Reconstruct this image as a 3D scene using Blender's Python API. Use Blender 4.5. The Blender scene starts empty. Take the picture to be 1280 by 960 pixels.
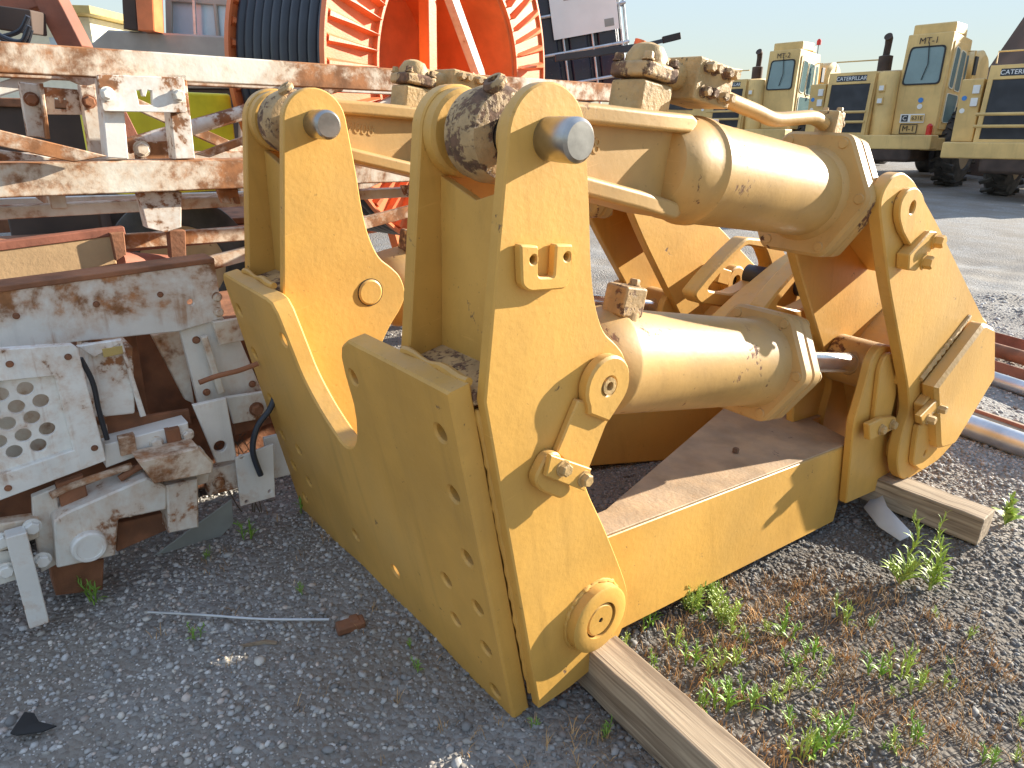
import bpy, bmesh, math, random
import numpy as np
from mathutils import Vector as V, Matrix
random.seed(7); rng=np.random.default_rng(7)
sc=bpy.context.scene; col=sc.collection
# ---------------------------------------------------------------- camera, sky, sun, exposure
CX,CY,CZ=[(1,0.01,0.026),(-0.028,0.355,0.934),(-0,-0.935,0.355)]
cam=bpy.data.cameras.new('camera'); camo=bpy.data.objects.new('camera',cam); col.objects.link(camo)
cam.sensor_width=36; cam.lens=36*885/1280; cam.clip_end=3000; cam.clip_start=.05
cm=Matrix((CX,CY,CZ)).transposed().to_4x4(); cm.translation=(0,0,1.55); camo.matrix_world=cm
sc.camera=camo
SUN=V((.91,.43,.345)).normalized()
el=math.asin(SUN.z); az=math.atan2(SUN.x,SUN.y)
w=bpy.data.worlds.new('World'); sc.world=w; w.use_nodes=True
nt=w.node_tree; bg=nt.nodes['Background']; sk=nt.nodes.new('ShaderNodeTexSky'); sk.sky_type='NISHITA'; sk.sun_disc=False
sk.sun_elevation=el; sk.sun_rotation=az; sk.air_density=1.0; sk.dust_density=0; sk.ozone_density=1.5; sk.altitude=100
# thin even haze: the whole dome is compressed in luminance, the same in every direction
bw_=nt.nodes.new('ShaderNodeRGBToBW'); nt.links.new(sk.outputs[0],bw_.inputs[0])
ad_=nt.nodes.new('ShaderNodeMath'); ad_.operation='ADD'; nt.links.new(bw_.outputs[0],ad_.inputs[0]); ad_.inputs[1].default_value=.25
dv_=nt.nodes.new('ShaderNodeMath'); dv_.operation='DIVIDE'; dv_.inputs[0].default_value=2.02; nt.links.new(ad_.outputs[0],dv_.inputs[1])
sc_=nt.nodes.new('ShaderNodeVectorMath'); sc_.operation='SCALE'; nt.links.new(sk.outputs[0],sc_.inputs[0]); nt.links.new(dv_.outputs[0],sc_.inputs['Scale'])
mx_=nt.nodes.new('ShaderNodeMix'); mx_.data_type='RGBA'; mx_.inputs[0].default_value=.36; mx_.inputs[7].default_value=(2.1,2.02,1.84,1)
nt.links.new(sc_.outputs[0],mx_.inputs[6]); nt.links.new(mx_.outputs[2],bg.inputs[0]); bg.inputs[1].default_value=.125
sl=bpy.data.lights.new('sun','SUN'); sl.energy=4.0; sl.angle=math.radians(.55); sl.color=(1,.93,.80)
so=bpy.data.objects.new('sun',sl); col.objects.link(so); so.rotation_euler=(-SUN).to_track_quat('-Z','Y').to_euler(); so.location=(8,3,6)
sc.view_settings.view_transform='Standard'; sc.view_settings.look='None'; sc.view_settings.gamma=1; sc.view_settings.exposure=1.75
sc.render.engine='CYCLES'; sc.render.resolution_x=1024; sc.render.resolution_y=768

# ---------------------------------------------------------------- materials
MATS={}
def mat(name,c,rough=.5,metal=0,var=.12,vs=5,chip=None,amt=.6,cs=4,bump=0,bs=90,streak=False,c2=None,attr=None,dust=0,spec=.5,coat=0,detail=8,grad=None,soft=.045,film=False):
    m=bpy.data.materials.new(name); m.use_nodes=True; n=m.node_tree.nodes; l=m.node_tree.links
    b=n['Principled BSDF']; b.inputs['Metallic'].default_value=metal; b.inputs['Specular IOR Level'].default_value=spec
    if coat: b.inputs['Coat Weight'].default_value=coat; b.inputs['Coat Roughness'].default_value=.25
    tc=n.new('ShaderNodeTexCoord'); co=tc.outputs['Object']
    def noise(s,d=4,r=.55,vec=None,dist=0):
        k=n.new('ShaderNodeTexNoise'); k.inputs['Scale'].default_value=s; k.inputs['Detail'].default_value=d; k.inputs['Roughness'].default_value=r
        k.inputs['Distortion'].default_value=dist; l.new(vec or co,k.inputs['Vector']); return k.outputs['Fac']
    def ramp(f,a,bb):
        k=n.new('ShaderNodeMapRange'); k.interpolation_type='SMOOTHSTEP'; k.inputs['From Min'].default_value=a; k.inputs['From Max'].default_value=bb; l.new(f,k.inputs['Value']); return k.outputs[0]
    def mix(f,a,bb):
        k=n.new('ShaderNodeMix'); k.data_type='RGBA'
        if isinstance(f,float): k.inputs[0].default_value=f
        else: l.new(f,k.inputs[0])
        for s,x in ((6,a),(7,bb)):
            if isinstance(x,tuple): k.inputs[s].default_value=(*x[:3],1)
            else: l.new(x,k.inputs[s])
        return k.outputs[2]
    def mth(op,a,bb):
        k=n.new('ShaderNodeMath'); k.operation=op
        for s,x in ((0,a),(1,bb)):
            if isinstance(x,(int,float)): k.inputs[s].default_value=x
            else: l.new(x,k.inputs[s])
        return k.outputs[0]
    lo=tuple(x*(1-var) for x in c); hi=c2 or tuple(min(1,x*(1+var)) for x in c)
    if attr:
        a=n.new('ShaderNodeAttribute'); a.attribute_name=attr; base=a.outputs['Color']
        base=mix(ramp(noise(vs,6),.35,.7),base,mix(.35,base,c))
    else: base=mix(ramp(noise(vs,6),.3,.7),lo,hi)
    ro=rough
    if film:
        base=mix(mth('MULTIPLY',ramp(noise(1.4,7,.6),.42,.72),.38),base,(c[0]*.92,c[1]*1.06,c[2]*1.7))
        base=mix(mth('MULTIPLY',ramp(noise(75,3,.6),.66,.74),.45),base,tuple(x*.42 for x in c))
        for sc_v in ((3,90,90),(90,6,140)):
            mp3=n.new('ShaderNodeMapping'); mp3.inputs['Scale'].default_value=sc_v; mp3.inputs['Rotation'].default_value=(.3,.5,.2); l.new(co,mp3.inputs[0])
            base=mix(mth('MULTIPLY',ramp(noise(1,3,.5,mp3.outputs[0]),.70,.76),.30),base,tuple(min(.9,x*1.25+.04) for x in c))
    if dust:
        g=n.new('ShaderNodeNewGeometry'); sp=n.new('ShaderNodeSeparateXYZ'); l.new(g.outputs['Normal'],sp.inputs[0])
        f=mth('MULTIPLY',ramp(sp.outputs[2],.3,.95),mth('MULTIPLY',ramp(noise(9,8,.65),.25,.75),dust))
        base=mix(f,base,(.36,.27,.19))
    if streak:
        mp=n.new('ShaderNodeMapping'); mp.inputs['Scale'].default_value=(14,14,1.1); l.new(co,mp.inputs[0])
        base=mix(mth('MULTIPLY',ramp(noise(1,5,.6,mp.outputs[0]),.52,.8),.35),base,tuple(x*.55 for x in c))
    hf=None
    if chip:
        f1=noise(cs,detail,.68,None,.3); f2=noise(cs*9,5,.6)
        fs_=mth('ADD',mth('MULTIPLY',f1,.78),mth('MULTIPLY',f2,.22))
        if streak and amt<.58:   # rust creeps in from the edges of each piece
            sg=n.new('ShaderNodeSeparateXYZ'); l.new(tc.outputs['Generated'],sg.inputs[0])
            for ax_ in (0,2):
                e_=mth('ABSOLUTE',mth('SUBTRACT',sg.outputs[ax_],.5),0); fs_=mth('ADD',fs_,mth('MULTIPLY',ramp(e_,.41,.5),.055))
        if grad:
            sz=n.new('ShaderNodeSeparateXYZ'); l.new(co,sz.inputs[0]); gr=n.new('ShaderNodeMapRange'); l.new(sz.outputs[2],gr.inputs[0])
            for q_,v_ in (('From Min',grad[0]),('From Max',grad[1]),('To Min',-grad[2]*.5),('To Max',grad[2]*.5)): gr.inputs[q_].default_value=v_
            fs_=mth('ADD',fs_,gr.outputs[0])
        mk=ramp(fs_,amt,amt+soft)
        rc=mix(ramp(noise(cs*5,6),.35,.65),chip,tuple(x*.5 for x in chip))
        if streak and amt<.58:
            base=mix(mth('MULTIPLY',ramp(fs_,amt-.10,amt+.06),.55),base,(.50,.27,.12))
            mp2=n.new('ShaderNodeMapping'); mp2.inputs['Scale'].default_value=(22,22,1.6); l.new(co,mp2.inputs[0])
            base=mix(mth('MULTIPLY',ramp(noise(1,6,.65,mp2.outputs[0]),.56,.70),mth('MULTIPLY',ramp(f1,.42,.58),.6)),base,(.36,.17,.07))
        base=mix(mk,base,rc); hf=mk
        k=n.new('ShaderNodeMapRange'); l.new(mk,k.inputs[0]); k.inputs['To Min'].default_value=rough; k.inputs['To Max'].default_value=.85; l.new(k.outputs[0],b.inputs['Roughness'])
    else:
        k=n.new('ShaderNodeMapRange'); l.new(noise(vs*4,5),k.inputs[0]); k.inputs['To Min'].default_value=rough*.8; k.inputs['To Max'].default_value=min(1,rough*1.25); l.new(k.outputs[0],b.inputs['Roughness'])
    l.new(base,b.inputs['Base Color'])
    if bump:
        k=n.new('ShaderNodeBump'); k.inputs['Strength'].default_value=min(1,bump); k.inputs['Distance'].default_value=.004
        h=mth('ADD',noise(bs,4),mth('MULTIPLY',noise(bs*.12,4),1.5))
        if hf: h=mth('SUBTRACT',h,mth('MULTIPLY',hf,.6))
        l.new(h,k.inputs['Height']); l.new(k.outputs[0],b.inputs['Normal'])
    MATS[name]=m; return m
RUST=(.30,.12,.045)
mat('yellow',(.62,.335,.068),.5,film=True,var=.15,vs=2.2,chip=(.26,.15,.07),amt=.635,cs=10,bump=.22,bs=55,streak=True,dust=.35)
mat('peach',(.49,.285,.088),.5,film=True,var=.18,vs=3,chip=(.20,.085,.04),amt=.592,cs=6,bump=.15,bs=50,dust=.3,streak=True)
mat('deck',(.40,.26,.14),.7,var=.25,vs=7,chip=(.17,.11,.075),amt=.63,cs=9,bump=.5,bs=70,dust=.5)
mat('worn',(.45,.29,.13),.6,var=.25,vs=12,chip=(.19,.10,.055),amt=.51,cs=9,bump=.7,bs=60)
mat('grubby',(.47,.30,.12),.6,var=.2,vs=14,chip=(.20,.12,.06),amt=.6,cs=14,bump=.8,bs=70)
mat('steel',(.42,.40,.37),.33,1,var=.25,vs=14,chip=(.20,.13,.09),amt=.66,cs=9,bump=.08,bs=60)
mat('chrome',(.75,.75,.74),.22,.85,var=.1,vs=20)
mat('darkhole',(.02,.015,.01),.8)
mat('white',(.74,.71,.63),.5,var=.10,vs=4,chip=(.34,.135,.05),amt=.525,cs=2.2,bump=.2,bs=60,streak=True,detail=12)
mat('white_rusty',(.74,.69,.58),.55,var=.12,vs=4,chip=(.40,.165,.06),amt=.475,cs=2.6,bump=.25,bs=60,streak=True,detail=12,soft=.10)
mat('white_clean',(.77,.745,.68),.45,var=.10,vs=4,chip=(.33,.14,.055),amt=.575,cs=3.5,bump=.15,bs=60,streak=True)
mat('channel',(.74,.71,.64),.5,var=.10,vs=4,chip=(.46,.20,.075),amt=.56,cs=3,bump=.25,bs=60,streak=True,detail=12,grad=(.76,1.10,.18),soft=.09)
mat('rust',(.25,.105,.05),.8,var=.35,vs=8,bump=.6,bs=60)
mat('rustred',(.30,.105,.06),.7,var=.3,vs=5,bump=.4,bs=50)
mat('tan',(.50,.32,.16),.6,var=.15,vs=4,chip=RUST,amt=.6,cs=4,bump=.3)
mat('reel',(.72,.19,.06),.45,var=.15,vs=4,bump=.2,dust=.2)
mat('vine',(.12,.09,.06),.8)
mat('hose',(.025,.03,.04),.38,var=.2,vs=6)
mat('tank',(.02,.02,.04),.25,var=.2,vs=6)
mat('galv',(.55,.56,.57),.38,.8,var=.15,vs=9)
mat('paper',(.82,.82,.78),.6,var=.04)
mat('grime',(.30,.31,.28),.7,var=.15)
mat('lemon',(.78,.66,.03),.45,var=.15,vs=5,bump=.15)
mat('grey_paint',(.34,.30,.26),.55,var=.12,vs=3,chip=(.3,.13,.07),amt=.68,cs=4)
mat('black',(.018,.018,.018),.55,var=.2)
mat('tyre',(.05,.047,.043),.85,var=.35,vs=4,bump=.5,bs=30,c2=(.10,.09,.08))
mat('cat',(.72,.485,.18),.55,var=.16,vs=1.2,chip=(.24,.15,.08),amt=.66,cs=2.2,bump=.15,bs=20,streak=True,dust=.4)
mat('catdirty',(.30,.22,.13),.75,var=.25,vs=1.5,bump=.3,bs=20)
mat('grille',(.03,.032,.036),.6,var=.3,vs=3)
mat('sootbrown',(.075,.05,.038),.8,var=.3,vs=3)
mat('towerbrown',(.12,.075,.055),.8,var=.3,vs=.8,bump=.3,bs=8)
mat('lamp',(.75,.76,.74),.2,var=.05)
mat('red',(.6,.03,.02),.35)
mat('blue',(.05,.22,.55),.4)
mat('cream',(.74,.70,.55),.6,var=.06)
mat('ochre',(.50,.36,.12),.6,var=.1)
mat('wood',(.33,.245,.16),.8,var=.2,vs=5,bump=.3,bs=40)
mat('leaf',(.22,.38,.05),.5,var=.35,vs=30)
mat('leafpale',(.36,.46,.09),.5,var=.3,vs=30)
mat('straw',(.44,.26,.11),.8,var=.4,vs=14)
mat('stone',(.27,.26,.25),.85,attr='tone',vs=60,bump=.5,bs=90)
mat('plastic',(.5,.52,.54),.3,var=.1)
def glass(name,c,rough=.06):
    m=mat(name,c,rough,var=.1,vs=2,spec=.9); MATS[name]=m
glass('glass',(.17,.25,.24)); glass('glassdark',(.03,.035,.04)); glass('skyglass',(.42,.52,.60),.12)
# timber grain
def timber_mat():
    m=MATS['wood']; n=m.node_tree.nodes; l=m.node_tree.links; b=n['Principled BSDF']
    tc=n.new('ShaderNodeTexCoord'); mp=n.new('ShaderNodeMapping'); mp.inputs['Scale'].default_value=(1.2,26,26); l.new(tc.outputs['Object'],mp.inputs[0])
    k=n.new('ShaderNodeTexNoise'); k.inputs['Scale'].default_value=1.6; k.inputs['Detail'].default_value=6; k.inputs['Distortion'].default_value=1.2; l.new(mp.outputs[0],k.inputs['Vector'])
    r=n.new('ShaderNodeValToRGB'); r.color_ramp.elements[0].position=.32; r.color_ramp.elements[0].color=(.19,.13,.08,1); r.color_ramp.elements[1].position=.62; r.color_ramp.elements[1].color=(.47,.36,.24,1)
    l.new(k.outputs['Fac'],r.inputs[0]); l.new(r.outputs[0],b.inputs['Base Color'])
    bp=n.new('ShaderNodeBump'); bp.inputs['Strength'].default_value=.5; bp.inputs['Distance'].default_value=.004; l.new(k.outputs['Fac'],bp.inputs['Height']); l.new(bp.outputs[0],b.inputs['Normal'])
timber_mat()
def ground_mat():
    m=mat('ground',(.2,.19,.175),.95); n=m.node_tree.nodes; l=m.node_tree.links; b=n['Principled BSDF']
    tc=n.new('ShaderNodeTexCoord'); co=tc.outputs['Object']
    def no(s,d=6,r=.6):
        k=n.new('ShaderNodeTexNoise'); k.inputs['Scale'].default_value=s; k.inputs['Detail'].default_value=d; k.inputs['Roughness'].default_value=r; l.new(co,k.inputs['Vector']); return k.outputs['Fac']
    vo=n.new('ShaderNodeTexVoronoi'); vo.inputs['Scale'].default_value=55; l.new(co,vo.inputs['Vector'])
    r1=n.new('ShaderNodeValToRGB'); e=r1.color_ramp.elements; e[0].position=0; e[0].color=(.21,.19,.17,1); e[1].position=1; e[1].color=(.40,.385,.36,1)
    sp=n.new('ShaderNodeSeparateColor'); l.new(vo.outputs['Color'],sp.inputs[0]); l.new(sp.outputs[0],r1.inputs[0])
    r2=n.new('ShaderNodeValToRGB'); e=r2.color_ramp.elements; e[0].position=.42; e[0].color=(0,0,0,1); e[1].position=.60; e[1].color=(1,1,1,1); l.new(no(1.3,8,.65),r2.inputs[0])
    mx=n.new('ShaderNodeMix'); mx.data_type='RGBA'; l.new(r2.outputs[0],mx.inputs[0]); mx.inputs[6].default_value=(.27,.235,.195,1); l.new(r1.outputs[0],mx.inputs[7])
    m3=n.new('ShaderNodeMix'); m3.data_type='RGBA'; m3.blend_type='MULTIPLY'; m3.inputs[0].default_value=.6
    r3=n.new('ShaderNodeValToRGB'); e=r3.color_ramp.elements; e[0].position=.3; e[0].color=(.6,.58,.56,1); e[1].position=.7; e[1].color=(1.0,1.0,1.0,1); l.new(no(.35,5),r3.inputs[0])
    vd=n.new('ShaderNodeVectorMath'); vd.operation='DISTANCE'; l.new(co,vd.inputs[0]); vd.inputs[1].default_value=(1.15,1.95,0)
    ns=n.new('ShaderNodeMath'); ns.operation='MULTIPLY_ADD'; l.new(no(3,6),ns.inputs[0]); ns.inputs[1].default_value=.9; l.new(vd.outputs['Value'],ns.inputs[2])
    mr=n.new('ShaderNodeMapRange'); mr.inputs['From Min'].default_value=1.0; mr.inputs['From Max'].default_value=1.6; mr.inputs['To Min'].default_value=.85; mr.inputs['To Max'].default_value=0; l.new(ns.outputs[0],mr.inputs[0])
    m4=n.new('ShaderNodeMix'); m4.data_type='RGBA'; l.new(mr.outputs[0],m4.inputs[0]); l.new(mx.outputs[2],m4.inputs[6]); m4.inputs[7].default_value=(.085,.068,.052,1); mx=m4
    l.new(mx.outputs[2],m3.inputs[6]); l.new(r3.outputs[0],m3.inputs[7]); l.new(m3.outputs[2],b.inputs['Base Color'])
    bp=n.new('ShaderNodeBump'); bp.inputs['Strength'].default_value=.9; bp.inputs['Distance'].default_value=.012
    ad=n.new('ShaderNodeMath'); ad.operation='SUBTRACT'; l.new(no(30,6),ad.inputs[0]); l.new(vo.outputs['Distance'],ad.inputs[1]); l.new(ad.outputs[0],bp.inputs['Height']); l.new(bp.outputs[0],b.inputs['Normal'])
ground_mat()

# ---------------------------------------------------------------- mesh helpers
def link(o,parent=None):
    col.objects.link(o)
    if parent: o.parent=parent
    return o
def tag(o,label,cat,group=None):
    o['label']=label; o['category']=cat
    if group: o['group']=group
    return o
def empty(name,label=None,cat=None,group=None,M=None,loc=None,parent=None):
    o=bpy.data.objects.new(name,None); o.empty_display_size=.1; link(o,parent)
    if M is not None: o.matrix_world=M
    if loc is not None: o.location=loc
    if label: tag(o,label,cat,group)
    return o
def finish(me,name,m,parent,bevel=0,sharp=32):
    for p in me.polygons: p.use_smooth=True
    me.set_sharp_from_angle(angle=math.radians(sharp)); me.materials.clear(); me.materials.append(MATS[m])
    o=link(bpy.data.objects.new(name,me),parent)
    if bevel:
        b=o.modifiers.new('bevel','BEVEL'); b.width=bevel; b.segments=2; b.limit_method='ANGLE'; b.angle_limit=math.radians(38); b.harden_normals=True
    return o
def frame(d):
    d=V(d).normalized(); a=V((0,0,1)) if abs(d.z)<.9 else V((1,0,0)); x=a.cross(d).normalized(); return x,d.cross(x),d
class MB:
    def __init__(s): s.v=[]; s.f=[]
    def add(s,vs,fs):
        k=len(s.v); s.v+=[tuple(x) for x in vs]; s.f+=[tuple(i+k for i in f) for f in fs]; return s
    def box(s,c,d,R=None):
        h=[x/2 for x in d]; vs=[V((a*h[0],b*h[1],e*h[2])) for a in (-1,1) for b in (-1,1) for e in (-1,1)]
        if R is not None: vs=[R@x for x in vs]
        return s.add([V(c)+x for x in vs],[(0,1,3,2),(4,6,7,5),(0,4,5,1),(2,3,7,6),(0,2,6,4),(1,5,7,3)])
    def bar(s,p,q,a,b,up=(0,0,1)):
        p=V(p);q=V(q);d=(q-p); z=d.normalized(); x=V(up).cross(z).normalized(); y=z.cross(x); R=Matrix((x,y,z)).transposed()
        return s.box((p+q)/2,(a,b,d.length),R)
    def lathe(s,p,d,prof,seg=32,ph=0,sq=1):
        x,y,z=frame(d); p=V(p); vs=[]; fs=[]
        for t,r in prof:
            for i in range(seg):
                a=ph+2*math.pi*i/seg; vs.append(p+z*t+x*(r*math.cos(a))+y*(r*sq*math.sin(a)))
        n=len(prof)
        for j in range(n-1):
            for i in range(seg): k=(i+1)%seg; fs.append((j*seg+i,j*seg+k,(j+1)*seg+k,(j+1)*seg+i))
        fs.append(tuple(range(seg))[::-1]); fs.append(tuple((n-1)*seg+i for i in range(seg)))
        return s.add(vs,fs)
    def ring(s,p,d,prof,seg=48):   # closed profile (t,r): a true ring
        x,y,z=frame(d); p=V(p); vs=[]; fs=[]; n=len(prof)
        for t,r in prof:
            for i in range(seg): a=2*math.pi*i/seg; vs.append(p+z*t+x*(r*math.cos(a))+y*(r*math.sin(a)))
        for j in range(n):
            jj=(j+1)%n
            for i in range(seg): k=(i+1)%seg; fs.append((j*seg+i,j*seg+k,jj*seg+k,jj*seg+i))
        return s.add(vs,fs)
    def tube(s,path,r,seg=12):
        P=[V(x) for x in path]; n=len(P); vs=[]; fs=[]; x=None
        for i in range(n):
            t=(P[min(i+1,n-1)]-P[max(i-1,0)]).normalized()
            if x is None: x=frame(t)[0]
            x=(x-t*x.dot(t)).normalized(); y=t.cross(x); rr=r[i] if isinstance(r,(list,tuple)) else r
            for k in range(seg): a=2*math.pi*k/seg; vs.append(P[i]+x*(rr*math.cos(a))+y*(rr*math.sin(a)))
        for i in range(n-1):
            for k in range(seg): q=(k+1)%seg; fs.append((i*seg+k,i*seg+q,(i+1)*seg+q,(i+1)*seg+k))
        fs.append(tuple(range(seg))[::-1]); fs.append(tuple((n-1)*seg+k for k in range(seg)))
        return s.add(vs,fs)
    def mesh(s,name):
        me=bpy.data.meshes.new(name); me.from_pydata(s.v,[],s.f)
        b=bmesh.new(); b.from_mesh(me); bmesh.ops.recalc_face_normals(b,faces=b.faces); b.to_mesh(me); b.free(); return me
    def build(s,name,m,parent=None,bevel=0,sharp=32): return finish(s.mesh(name),name,m,parent,bevel,sharp)
def crom(pts,k=5,closed=False):
    P=[V(p) for p in pts]; n=len(P); o=[]
    for i in range(n if closed else n-1):
        g=lambda j:P[j%n] if closed else P[max(0,min(n-1,j))]
        a,b,c,d=g(i-1),g(i),g(i+1),g(i+2)
        for q in range(k):
            t=q/k; o.append(.5*((2*b)+(c-a)*t+(2*a-5*b+4*c-d)*t*t+(3*b-a-3*c+d)*t**3))
    if not closed: o.append(P[-1])
    return [tuple(p) for p in o]
def rnd(poly,r,k=4):
    o=[]; n=len(poly)
    for i in range(n):
        p=V(poly[i]); a=V(poly[i-1])-p; b=V(poly[(i+1)%n])-p; rr=r[i] if isinstance(r,(list,tuple)) else r
        if rr<=0: o.append(tuple(p)); continue
        d=min(rr,a.length*.48,b.length*.48); s=p+a.normalized()*d; e=p+b.normalized()*d
        for q in range(k+1):
            t=q/k; o.append(tuple(s*(1-t)**2+p*2*t*(1-t)+e*t*t))
    return o
def circ(c,r,n=24,a0=0): return [(c[0]+r*math.cos(a0+2*math.pi*i/n),c[1]+r*math.sin(a0+2*math.pi*i/n)) for i in range(n)]
AX={'y':Matrix(((1,0,0,0),(0,0,-1,0),(0,1,0,0),(0,0,0,1))),'z':Matrix.Identity(4),'x':Matrix(((0,0,1,0),(1,0,0,0),(0,1,0,0),(0,0,0,1)))}
def platemesh(poly,t,holes=(),bev=.003):
    cu=bpy.data.curves.new('c','CURVE'); cu.dimensions='2D'; cu.fill_mode='BOTH'; bev=min(bev,t*.4)
    cu.extrude=t/2-bev; cu.bevel_depth=bev; cu.bevel_resolution=0; cu.offset=-bev
    for pl in [poly,*holes]:
        s=cu.splines.new('POLY'); s.points.add(len(pl)-1); s.use_cyclic_u=True
        for q,p in zip(s.points,pl): q.co=(p[0],p[1],0,1)
    ob=bpy.data.objects.new('c',cu); me=bpy.data.meshes.new_from_object(ob); bpy.data.objects.remove(ob); bpy.data.curves.remove(cu); return me
def plate(name,poly,y0,y1,m,parent,holes=(),bev=.003,axis='y',M=None,sharp=32):
    """flat plate: outline in the plane across `axis`, filling y0..y1 along it, with through holes"""
    me=platemesh(poly,abs(y1-y0),holes,bev); mid=(y0+y1)/2
    T={'y':Matrix.Translation((0,mid,0)),'z':Matrix.Translation((0,0,mid)),'x':Matrix.Translation((mid,0,0))}[axis]@AX[axis]
    me.transform(M@T if M is not None else T); me.name=name
    return finish(me,name,m,parent,0,sharp)
def text(name,s,size,M,m,parent,ext=.002,align='CENTER'):
    cu=bpy.data.curves.new('t','FONT'); cu.body=s; cu.size=size; cu.extrude=ext; cu.align_x=align; cu.align_y='CENTER'
    ob=bpy.data.objects.new('t',cu); me=bpy.data.meshes.new_from_object(ob); bpy.data.objects.remove(ob); bpy.data.curves.remove(cu)
    me.transform(M); return finish(me,name,m,parent)
def bolt(pos,d,r,h,m,parent,name='bolt',washer=True):
    b=MB()
    if washer: b.lathe(pos,d,[(0,r*1.25),(r*.25,r*1.25)],16)
    b.lathe(pos,d,[(r*.2,r),(h*.8,r),(h,r*.82)],6,random.random())
    return b.build(name,m,parent)
def copy_tree(o,parent=None,loc=None):
    c=o.copy(); col.objects.link(c)
    if parent: c.parent=parent; c.matrix_parent_inverse=o.matrix_parent_inverse
    if loc is not None: c.location=loc
    for ch in list(o.children): copy_tree(ch,c)
    return c

# ---------------------------------------------------------------- ground
def gh(x,y):
    return .018*np.sin(x*1.7+y*.9)+.014*np.sin(x*3.1-y*2.3+1)+.008*np.sin(x*7.3+y*5.1)+.006*np.sin(-x*11+y*9.7)-.012
def axis_vals(a,b,c,d,step):
    near=np.arange(b,c,step); k=np.linspace(0,1,26)[1:]**2.6
    return np.concatenate([(b-(b-a)*k)[::-1],near,c+(d-c)*k])
gx=axis_vals(-600,-4,8,900,.06); gy=axis_vals(-300,.3,9,1500,.06)
X,Y=np.meshgrid(gx,gy); fade=np.clip((14-np.hypot(X,Y-3))/6,0,1); Z=gh(X,Y)*fade
me=bpy.data.meshes.new('ground'); nx,ny=len(gx),len(gy)
idx=np.arange(nx*ny).reshape(ny,nx); F_=np.stack([idx[:-1,:-1],idx[:-1,1:],idx[1:,1:],idx[1:,:-1]],-1).reshape(-1,4)
me.vertices.add(nx*ny); me.vertices.foreach_set('co',np.stack([X,Y,Z],-1).astype(np.float32).ravel())
me.loops.add(F_.size); me.loops.foreach_set('vertex_index',F_.ravel().astype(np.int32)); me.polygons.add(len(F_))
me.polygons.foreach_set('loop_start',np.arange(0,F_.size,4,dtype=np.int32)); me.polygons.foreach_set('loop_total',np.full(len(F_),4,np.int32)); me.update(calc_edges=True)
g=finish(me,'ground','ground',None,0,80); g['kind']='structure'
# ================================================================ the ripper (frame: x along, y across, z up along its mounting plate)
LV,WV,UV_=[(0.754,0.623,0.207),(-0.637,0.771,0),(-0.16,-0.132,0.978)]
RM=Matrix((LV,WV,UV_)).transposed().to_4x4(); RM.translation=(0.048,1.44,0.07)
rip=empty('ripper_linkage','big ochre-yellow steel ripper linkage with hydraulic cylinders, propped on timber baulks','ripper',M=RM)
D=1.05                                  # near bracket to far bracket
# mounting plate
mp_out=[(.045,-.075),(.035,.968),(.30,.966),(.488,.963),(.535,.935),(.556,.90),(.563,.843),(.562,.754)]+crom([(.575,.70),(.61,.625),(.66,.57),(.73,.545),(.80,.585),(.865,.645),(.915,.72),(.935,.79),(.95,.853)],3)+[(.968,.92),(.99,.95),(1.03,.958),(1.414,.965),(1.435,.94),(1.452,-.05),(1.435,-.095)]
hl=[(1.362,0.841),(1.355,0.673),(1.351,0.486),(1.356,0.325),(1.346,0.188),(1.343,0.033),(1.212,0.319),(1.215,0.174),(0.983,0.829),(0.511,0.85),(0.873,0.111),(0.602,0.118),(0.107,0.842),(0.108,0.673),(0.109,0.478),(0.111,0.308),(0.113,0.157),(0.114,-0.011),(0.252,0.311),(0.253,0.162)]
plate('mounting_plate',mp_out,0,.058,'yellow',rip,[circ(p,.0215,18) for p in hl],.006,axis='x')
# bracket side plates
back=crom([(.4125,1.40),(.405,1.25),(.395,1.12),(.397,1.03),(.415,.955),(.452,.905),(.477,.861),(.481,.80),(.451,.753),(.398,.708),(.345,.65),(.313,.595),(.318,.54),(.359,.405),(.405,.23),(.424,.13),(.418,.06),(.381,-.008),(.30,-.05),(.17,-.052)],4)
arc=[(.3115+.101*math.cos(a),1.405+.102*math.sin(a)) for a in [math.radians(168-10.5*i) for i in range(17)]]
prof=[(.06,-.035),(.061,.93)]+arc+back
SP=[(0,.033),(.303,.343)]
for k in (0,1):
    for i,(a,b) in enumerate(SP):
        if k==1: a,b=(a+D,b+D)
        plate('bracket_side_plate',prof,a,b,'yellow',rip,(),.004)
    y0,y1=.0335+D*k,.3025+D*k
    web=plate('bracket_web',[(y0,.90),(y1,.90),(y1,1.33),((y0+y1)/2,1.29),(y0,1.33)],-.011,.011,'yellow',rip,(),.002,axis='x',M=Matrix.Translation((.205,0,0))@Matrix.Translation((0,0,1.1))@Matrix.Rotation(math.radians(12),4,'Y')@Matrix.Translation((0,0,-1.1)))
    MB().box((.15,(y0+y1)/2,.925),(.19,y1-y0,.03)).build('bracket_floor','worn',rip,.004)
    # weld bead along the shelf of the mounting plate
    MB().tube([(.058,y0+.01+i*.026,.966+.004*math.sin(i*5)) for i in range(11)],[.010+.003*math.sin(i*7) for i in range(11)],8).build('weld_bead','yellow',rip)
    # pins and bosses
    pin=MB().lathe((.3115,-.088+D*k,1.405),(0,1,0),[(0,.034),(.006,.0405),(.012,.042),(.06,.042),(.062,.0412),(.45,.0412)],40).build('top_pin','steel',rip)
    MB().ring((.3115,.268+D*k,1.405),(0,1,0),[(0,.043),(0,.085),(.006,.094),(.034,.096),(.034,.043)],40).build('pin_boss','yellow',rip)
    MB().ring((.3115,.034+D*k,1.405),(0,1,0),[(0,.043),(0,.086),(.026,.084),(.03,.078),(.03,.043)],40).build('pin_boss','yellow',rip)
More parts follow.
